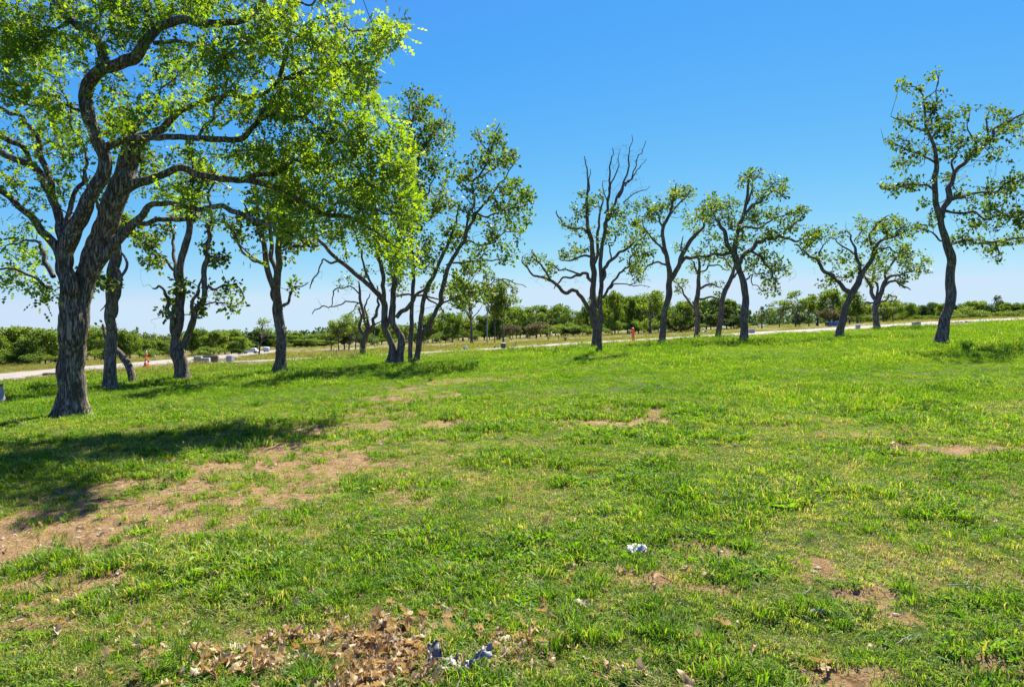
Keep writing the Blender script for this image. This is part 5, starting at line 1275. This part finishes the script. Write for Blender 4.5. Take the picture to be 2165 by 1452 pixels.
# boards, stump, stakes beyond the lane
t = thing('leaning_board', 1182, 721, 'pale weathered board leaning beside the navy barrel', 'board')
MB().box((-.02, 0, .36), (.085, .06, .78), shear=(-.12, 0)).build('board', PM['wood'], t)
MB().box((.14, .05, .06), (.34, .12, .12)).build('base', PM['stump'], t)
t = thing('tree_stump', 1159, 721, 'broken pale tree stump left of the leaning board', 'stump')
MB().tube([(.03, 0, -.1), (.0, 0, .10), (-.03, 0, .30), (-.08, 0, .40)], [.09, .06, .055, .03], 9).tube([(-.02, 0, .28), (.08, 0, .36), (.12, 0, .41)], [.04, .035, .02], 7).build('stump', PM['stump'], t)
STK = 'wooden survey stakes'
for px, py, h, lab in ((690, 755, .42, 'thin pale stake in dry grass, leftmost of the stakes'), (706, 755, .52, 'paired grey stake left of the gnarled dead tree'), (712.5, 755.5, .50, 'paired tan stake left of the gnarled dead tree'), (751, 752, .44, 'thin tan stake just left of the gnarled dead tree'), (810, 742, .40, 'dark short stake beside the twin-trunked oak'), (1090, 732, .36, 'tan stake right of the dark barrel'), (582, 758, .55, 'thin stake left of the oak with the upright fork'), (896, 735, .36, 'short dark stake right of the many-stemmed leaning oak')):
    t = thing('wooden_stake', px, py, lab, 'stake', 0, STK)
    MB().box((0, 0, h / 2 - .05), (.05, .035, h), bev=.004, shear=(FR.uniform(-.05, .05), 0)).build('stake', PM['wood'], t)
# poles
def pole(px, py, top, r, label):
    t = thing('utility_pole', px, py, label, 'pole'); y = t.location[1]; h = (py - top) / F * y
    MB().lathe([(r * 1.25, -.2), (r * 1.2, .1), (r, .12), (r * .7, h - .1), (r * .7, h)], 12).build('shaft', PM['steel'], t, True)
    MB().lathe([(r * .95, h), (r * .95, h + .07), (r * .2, h + .1)], 12).build('cap', PM['grey'], t, True)
    MB().lathe([(r * 2.3, -.1), (r * 2.2, .10)], 12).build('base', PM['concrete'], t)
pole(1030, 729, 648, .05, 'tall pale grey pole between the thick-trunked leafy tree and slender tree')
pole(792, 733, 700, .045, 'thin short grey pole seen right of the gnarled dead tree')
# blue dumpster
t = thing('dumpster', 1760, 690, 'long low blue dumpster with a dark open end beside the crooked oak', 'dumpster', .05)
MB().box((.05, 0, .27), (1.20, .8, .44), taper=1.05).build('body', PM['blue'], t)
MB().box((-.62, 0, .28), (.12, .74, .42)).build('end_gate', PM['dark'], t)
MB().box((.05, 0, .505), (1.30, .88, .05)).build('rim', PM['blue'], t)
for k in range(4): MB().box((-.38 + k * .28, -.432, .27), (.05, .03, .40)).build('rib', PM['blue'], t)
for sx in (-.4, .5): MB().box((sx, 0, .03), (.12, .7, .09)).build('skid', PM['dark'], t)
# wrapped bundle
t = thing('wrapped_bundle', 1489, 704, 'white and navy wrapped bundle on the ground behind the slender straight tree', 'bundle', .3)
MB().box((-.12, 0, .12), (.30, .3, .26), taper=.8, bev=.06).build('white_wrap', PM['white'], t)
MB().box((.10, .02, .17), (.30, .34, .36), taper=.75, bev=.08).build('navy_wrap', PM['navy'], t)
MB().box((.24, -.04, .20), (.16, .2, .30), taper=.7, bev=.05).build('white_flap', PM['white'], t)
# vehicles far off on the left
def vehicle(px, py, L, label, kind):
    t = thing('parked_vehicle', px, py, label, 'vehicle', 0.1)
    H = .36 * L; w = .42 * L
    if kind == 'van':
        MB().box((0, 0, H * .52), (L * .72, w, H * .72), taper=.9, bev=.08 * L).build('body', PM['white'], t)
        MB().box((-.02 * L, -w * .44, H * .68), (L * .5, .03, H * .22), bev=.01).build('window', PM['glass'], t)
    else:
        MB().box((0, 0, H * .38), (L, w, H * .34), taper=.97, bev=.06 * L).build('body', PM['white'], t)
        MB().box((.14 * L, 0, H * .71), (L * .44, w * .9, H * .34), taper=.8, bev=.04 * L).build('cab', PM['white'], t)
        MB().box((.14 * L, -w * .42, H * .72), (L * .34, .03, H * .2), bev=.01).build('window', PM['glass'], t)
        MB().box((-.28 * L, 0, H * .58), (L * .38, w * .92, .04), bev=.01).build('tray', PM['grey'], t)
    for sx in (-.3, .3):
        for sy in (-.5, .5):
            m = MB(); r = H * .2; m.lathe([(r, -.07), (r, .07)], 16); m.V = [(sx * L * (.8 if kind == 'van' else 1) + v[0], sy * w * .92 + v[2], r + v[1]) for v in m.V]; m.F = [f[::-1] for f in m.F]
            wl_ = m.build('wheel', PM['rubber'], t)
    return t
vehicle(530, 747, 2.0, 'white pickup parked at the far end of the gravel road', 'pickup')
vehicle(322, 756, 1.0, 'small white van far off under the trees behind the traffic cones', 'van')
t = thing('storage_tank', 563, 744, 'pale green storage tank beside the white pickup and thin spring tree', 'tank', .2)
m = MB().lathe([(.05, -.42), (.26, -.36), (.30, -.28), (.30, .28), (.26, .36), (.05, .42)], 18); m.V = [(v[2], v[1], .36 + v[0]) for v in m.V]; m.F = [f[::-1] for f in m.F]; m.build('tank', plain('pale_green_paint', (.50, .58, .52), .5, vary=.1), t, True)
for sx in (-.22, .22): MB().box((sx, 0, .04), (.08, .44, .14)).build('saddle', PM['grey'], t)
t = thing('flatbed_trailer', 512, 746, 'low white flatbed trailer standing left of the white pickup', 'trailer', .1)
MB().box((0, 0, .22), (.95, .55, .10)).box((-.42, 0, .33), (.06, .5, .18)).build('bed', PM['white'], t)
for sx in (-.12, .14):
    m = MB().lathe([(.10, -.05), (.10, .05)], 14); m.V = [(sx + v[0], -.30 + v[2], .10 + v[1]) for v in m.V]; m.build('wheel', PM['rubber'], t)
# brush pile and fallen bough
def brush(px, py, w, n, label, cat, name, seed):
    rg = np.random.default_rng(seed); t = thing(name, px, py, label, cat); m = MB()
    for i in range(n):
        a = rg.uniform(0, 6.283); c = np.array([rg.normal(0, w * .3), rg.normal(0, w * .12), abs(rg.normal(0, .08))]); L = rg.uniform(.3, .8) * w * .5
        d = np.array([math.cos(a), math.sin(a) * .5, rg.uniform(-.1, .5)]); q = np.array([c - d * L * .5, c + rg.normal(0, .03, 3), c + d * L * .5]); q[:, 2] = np.maximum(q[:, 2], -.02)
        m.tube(q, [.022, .018, .006], 5)
    m.build('sticks', PM['stump'], t)
brush(2036, 683, 1.6, 70, 'pile of dead brush on the lane right of the tall lone oak', 'brush pile', 'brush_pile', 3)
t = thing('fallen_bough', 2068, 668, 'bare fallen bough propped up in the dry field at far right', 'bough')
MB().tube([(.7, 0, .0), (.2, 0, .05), (-.2, 0, .3), (-.55, 0, 1.0), (-.62, .1, 1.7)], [.16, .13, .10, .07, .03], 8).tube([(-.3, 0, .5), (-.9, .1, .9), (-1.2, .1, 1.5)], [.07, .05, .02], 6).tube([(.5, 0, .05), (1.2, .1, .1), (1.5, .1, .45)], [.08, .05, .02], 6).build('bough', M['bark_dead'], t)

# ---- litter close to the viewer
def sheet(name, W, H_, nx, ny, fn, m, parent, th=.0015):
    """thin crumpled sheet with real thickness: fn(u, v) -> xyz"""
    V = []
    for s_ in (0, 1):
        for j in range(ny):
            for i in range(nx):
                p = fn(i / (nx - 1), j / (ny - 1)); V.append((p[0], p[1], p[2] - s_ * th))
    k = nx * ny; F_ = []
    for j in range(ny - 1):
        for i in range(nx - 1):
            a = j * nx + i; F_.append([a, a + 1, a + nx + 1, a + nx]); F_.append([k + a + nx, k + a + nx + 1, k + a + 1, k + a])
    bd = [i for i in range(nx)] + [j * nx + nx - 1 for j in range(1, ny)] + [(ny - 1) * nx + i for i in range(nx - 2, -1, -1)] + [j * nx for j in range(ny - 2, 0, -1)]
    for a, b in zip(bd, bd[1:] + bd[:1]): F_.append([b, a, a + k, b + k])
    o = MB(); o.add(V, F_); return o.build(name, m, parent, True)
def crum(u, v, f, a, s): return a * float(fbm(np.array([u * f + s]), np.array([v * f + s * .7]), s, 4)[0])
PM['paper'] = plain('white_paper', (.70, .66, .58), .8, vary=.18, scale=40)
PM['fabric'] = plain('dark_grey_plastic', (.17, .15, .122), .5, vary=.5, scale=14, c2=(.10, .085, .065))
PM['fabric_pale'] = plain('pale_torn_plastic', (.30, .29, .26), .5, vary=.6, scale=20, c2=(.09, .09, .085))

x, y, z = gp(1347, 1170)
t = empty('crumpled_paper', (x, y, z + .028), 'small crumpled white paper with two lobes lying on the short grass', 'paper', None, .1)
def lobe(cx, rx, ry, s):
    def f(u, v):
        a, r = u * 2 * math.pi, v
        q = 1 + .16 * math.sin(3 * a + s) + crum(math.cos(a), math.sin(a), 2.2, .5, s)
        return (cx + rx * r * q * math.cos(a), ry * r * q * math.sin(a), .020 * (1 - r * r) + .55 * crum(r * math.cos(a), r * math.sin(a), 3.5, .07, s + 3) + .012 * r)
    return f
sheet('left_lobe', 1, 1, 40, 12, lobe(-.026, .036, .046, 2.0), PM['paper'], t)
sheet('right_lobe', 1, 1, 40, 12, lobe(.040, .028, .036, 6.0), PM['paper'], t)

x, y, z = gp(945, 1440)
t = empty('torn_plastic', (x, y, z), 'torn dark grey piece of plastic half buried in dead leaves', 'litter')
def panel(x0, w, h, lean, s, yb=0.0):
    def f(u, v):
        wv = w * (1 - .30 * v) * (1 + .1 * math.sin(5 * v + s))
        return (x0 + (u - .5) * wv + lean * v + crum(u, v, 2.5, .02, s), yb + .085 * v + .02 * math.sin(3.1 * u) + crum(u, v, 3, .03, s + 5), .012 + h * v + crum(u, v, 3, .035, s + 9))
    return f
sheet('upright_panel', 1, 1, 16, 18, panel(-.055, .080, .070, -.012, 1.3, .045), PM['fabric'], t)
sheet('front_panel', 1, 1, 16, 18, panel(.0, .105, .042, .010, 4.1, -.03), PM['fabric'], t)
def band(u, v):
    xx = .055 + .14 * u; yy = -.035 + .08 * u + .035 * v
    return (xx + crum(u, v, 3, .015, 7.), yy, .012 + .05 * math.sin(u * 2.4) * (.4 + .6 * v) + .03 * u + crum(u, v, 5, .055, 3.3))
sheet('crumpled_strip', 1, 1, 26, 12, band, PM['fabric_pale'], t)

def bark_piece(px, py, L, r, rz, label, name='bark_piece', m=None):
    x, y, z = gp(px, py); t = empty(name, (x, y, z + .012), label, 'bark', None, rz)
    MB().tube([(-L / 2, 0, .0), (-L / 4, .006, .008), (0, -.004, .012), (L / 4, .005, .010), (L / 2, 0, .004)], [r * .6, r, r * 1.05, r * .9, r * .5], 9).build('bark', m or PM['stump_pale'], t)
PM['stump_pale'] = plain('pale_bark', (.40, .33, .26), .95, vary=.55, scale=30, bump=.5)
bark_piece(1732, 1300, .14, .014, .25, 'short chunk of pale bark lying in thin grass at lower right')
def twig(px, py, pts, r, label):
    x, y, z = gp(px, py); t = empty('fallen_twig', (x, y, z + .022), label, 'twig', 'fallen twigs')
    m = MB()
    for p in pts: m.tube(np.array(p), np.linspace(r, r * .45, len(p)), 6)
    m.build('twig', PM['stump_pale'], t)
twig(2055, 1252, [[(-.12, .02, 0), (-.04, .01, .008), (.05, -.005, .006), (.14, -.03, .0)], [(-.02, .008, .008), (.0, .03, .02), (.03, .05, .022)]], 0.0034, 'forked brown twig lying in lush grass near the right edge')
twig(1935, 1362, [[(-.10, -.03, 0), (-.05, .0, .01), (.0, .028, .014), (.05, .02, .01)], [(-.03, .01, .012), (-.045, -.03, .01)]], 0.003, 'bent pale twig lying in the grass at lower right')
twig(1710, 1268, [[(-.035, -.03, 0), (0, 0, .012), (.03, .035, .02)]], .0035, 'short straight pale stick beside the chunk of bark')
twig(560, 1085, [[(-.10, -.02, 0), (-.03, .01, .01), (.05, .0, .012), (.11, .025, .004)]], 0.004, 'thin stick lying on the bare soil strip')
twig(385, 1045, [[(-.12, 0, 0), (-.02, .02, .012), (.08, .01, .01), (.13, -.02, 0)]], 0.004, 'dark curved stick across the bare soil strip')

# ---- dead oak leaves: countless litter
def litter():
    rg = np.random.default_rng(5)
    pts = []
    def put(px, py, n, sx, sy, lift=.02):
        gx, gy = px_ground(px, py)
        x = gx + rg.normal(0, sx, n); y = gy + rg.normal(0, sy, n)
        z = ground_z(x, y) + np.abs(rg.normal(0, lift, n)) + .008
        pts.append(np.stack((x, y, z), 1))
    for (px, py, n, sx, sy, lf) in ((790, 1425, 120, .10, .075, .022), (800, 1365, 60, .12, .07, .018), (720, 1340, 30, .12, .05, .014), (640, 1390, 60, .32, .14, .012), (480, 1400, 40, .26, .12, .012), (880, 1330, 40, .3, .13, .012), (1080, 1370, 30, .24, .12, .012), (720, 1290, 26, .36, .12, .010), (300, 1330, 20, .3, .14, .01), (850, 1320, 40, .10, .06, .02), (700, 1450, 60, .12, .05, .03), (600, 1350, 34, .08, .05, .02), (560, 1420, 24, .09, .05, .02), (480, 1420, 22, .08, .05, .02), (430, 1395, 14, .06, .04, .02), (300, 1400, 16, .07, .04, .02), (350, 1330, 10, .10, .06, .02), (640, 1260, 16, .14, .08, .015), (560, 1270, 10, .2, .1, .015),
                                (940, 1300, 16, .12, .06, .02), (1000, 1350, 12, .12, .06, .02), (1080, 1380, 16, .10, .05, .02), (1130, 1370, 18, .08, .05, .02), (1200, 1300, 10, .10, .06, .02), (1290, 1430, 10, .06, .03, .02), (1460, 1440, 6, .1, .04, .02), (1530, 1330, 5, .1, .05, .02), (1690, 1410, 5, .06, .04, .02), (880, 1440, 26, .10, .05, .02), (1030, 1430, 14, .12, .05, .02), (1180, 1230, 14, .25, .12, .015), (1420, 1240, 16, .3, .14, .012), (60, 1350, 10, .2, .1, .015), (160, 1290, 10, .3, .12, .015), (340, 1240, 10, .25, .1, .015)):
        put(px, py, n, sx, sy, lf)
    n = 330
    y = np.sqrt(rg.uniform(2.6 ** 2, 8.5 ** 2, n)); x = rg.uniform(-.8, .8, n) * y
    k = fbm(x * .8, y * .8, 3.3) > -.25
    pts.append(np.stack((x[k], y[k], ground_z(x[k], y[k]) + .006 + np.abs(rg.normal(0, .010, k.sum()))), 1))
    P = np.vstack(pts); n = len(P)
    # a dead leaf: 5 ribs x 3, lobed and curled
    nu, T = 9, []
    us = np.linspace(0, 1, nu); wid = np.array([.02, .10, .20, .13, .28, .18, .30, .16, .02])
    tv = [(u, s * w, 0) for u, w in zip(us, wid) for s in (-1, -.5, 0, .5, 1)]
    T = np.array(tv)
    tri = []
    for i in range(nu - 1):
        for j in range(4):
            a = i * 5 + j; tri += [(a, a + 1, a + 6), (a, a + 6, a + 5)]
    tri = np.array(tri)
    V = np.zeros((n, len(T), 3)); L = rg.uniform(.04, .098, n) * np.where(rg.uniform(0, 1, n) < .3, .7, 1)
    c1, c2, tw = rg.normal(0, .9, n), rg.normal(1.4, 1.3, n), rg.normal(0, .8, n)
    for i in range(n):
        u, v = T[:, 0] - .5, T[:, 1]
        zz = c1[i] * u * u * .8 + c2[i] * v * v * 1.9 + tw[i] * u * v * 1.3 + .05 * np.sin(9 * u + 3 * v + i) + .04 * np.sin(14 * v + i * 2.)
        q = np.stack((u * (1 - .1 * abs(c1[i])), v * (1 - .22 * min(abs(c2[i]), 2.0)), zz), 1)
        e = Matrix.Rotation(rg.uniform(0, 6.283), 3, 'Z') @ Matrix.Rotation(rg.normal(0, .55), 3, 'X') @ Matrix.Rotation(rg.normal(0, .4), 3, 'Y')
        V[i] = q @ np.array(e).T * L[i] + P[i]
    V[..., 2] = np.maximum(V[..., 2], P[:, None, 2] - .022)
    Fc = (tri[None] + (np.arange(n) * len(T))[:, None, None]).reshape(-1, 3)
    me = mesh_of('leaf_litter', V.reshape(-1, 3), Fc, np.full(len(Fc), 3), {'lr': np.repeat(np.clip(rg.normal(.5, .24, n), 0, 1), len(T))})
    m = leaf_mat('dead_leaf', [(0.0, (.20, .125, .05)), (.3, (.38, .265, .125)), (.6, (.46, .345, .185)), (1.0, (.50, .40, .235))], trans=.30, tint=(1.22, 1.04, .60), patch=8.0, gloss=.02)
    o = link('leaf_litter', me, m); tag(o, 'dry tan oak leaves scattered and heaped in the grass', 'dead leaves', kind='stuff')
litter()
# pale pebbles and wood chips in the thin places
def chips():
    rg = np.random.default_rng(15); n = 1500
    y = np.sqrt(rg.uniform(2.6 ** 2, 10.5 ** 2, n)); x = rg.uniform(-.8, .8, n) * y
    k = rg.uniform(0, 1, n) < .15 + .8 * soil_at(x, y); x, y = x[k], y[k]; n = len(x); z = ground_z(x, y) - .006
    T = np.array([(-1, -.4, 0), (1, -.5, 0), (1.1, .4, .0), (-.9, .5, 0), (-.7, -.2, .5), (.7, -.25, .55), (.7, .25, .5), (-.6, .3, .45)])
    Q = np.array([(0, 1, 5, 4), (1, 2, 6, 5), (2, 3, 7, 6), (3, 0, 4, 7), (4, 5, 6, 7)])
    a = rg.uniform(0, 6.283, n); s = rg.uniform(.004, .016, n)
    X = T[None] * s[:, None, None] * (1 + rg.normal(0, .2, (n, 8, 3))) * np.stack((rg.uniform(.7, 1.8, n), np.ones(n), np.ones(n)), 1)[:, None]
    V = np.stack((X[..., 0] * np.cos(a)[:, None] - X[..., 1] * np.sin(a)[:, None] + x[:, None], X[..., 0] * np.sin(a)[:, None] + X[..., 1] * np.cos(a)[:, None] + y[:, None], X[..., 2] + z[:, None]), -1)
    me = mesh_of('wood_chips', V.reshape(-1, 3), (Q[None] + (np.arange(n) * 8)[:, None, None]).reshape(-1, 4), np.full(n * 5, 4), shade=False)
    o = link('wood_chips', me, plain('chip', (.50, .41, .30), .9, vary=.5, scale=3)); tag(o, 'pale wood chips and pebbles strewn over bare soil', 'wood chips', kind='stuff')
chips()
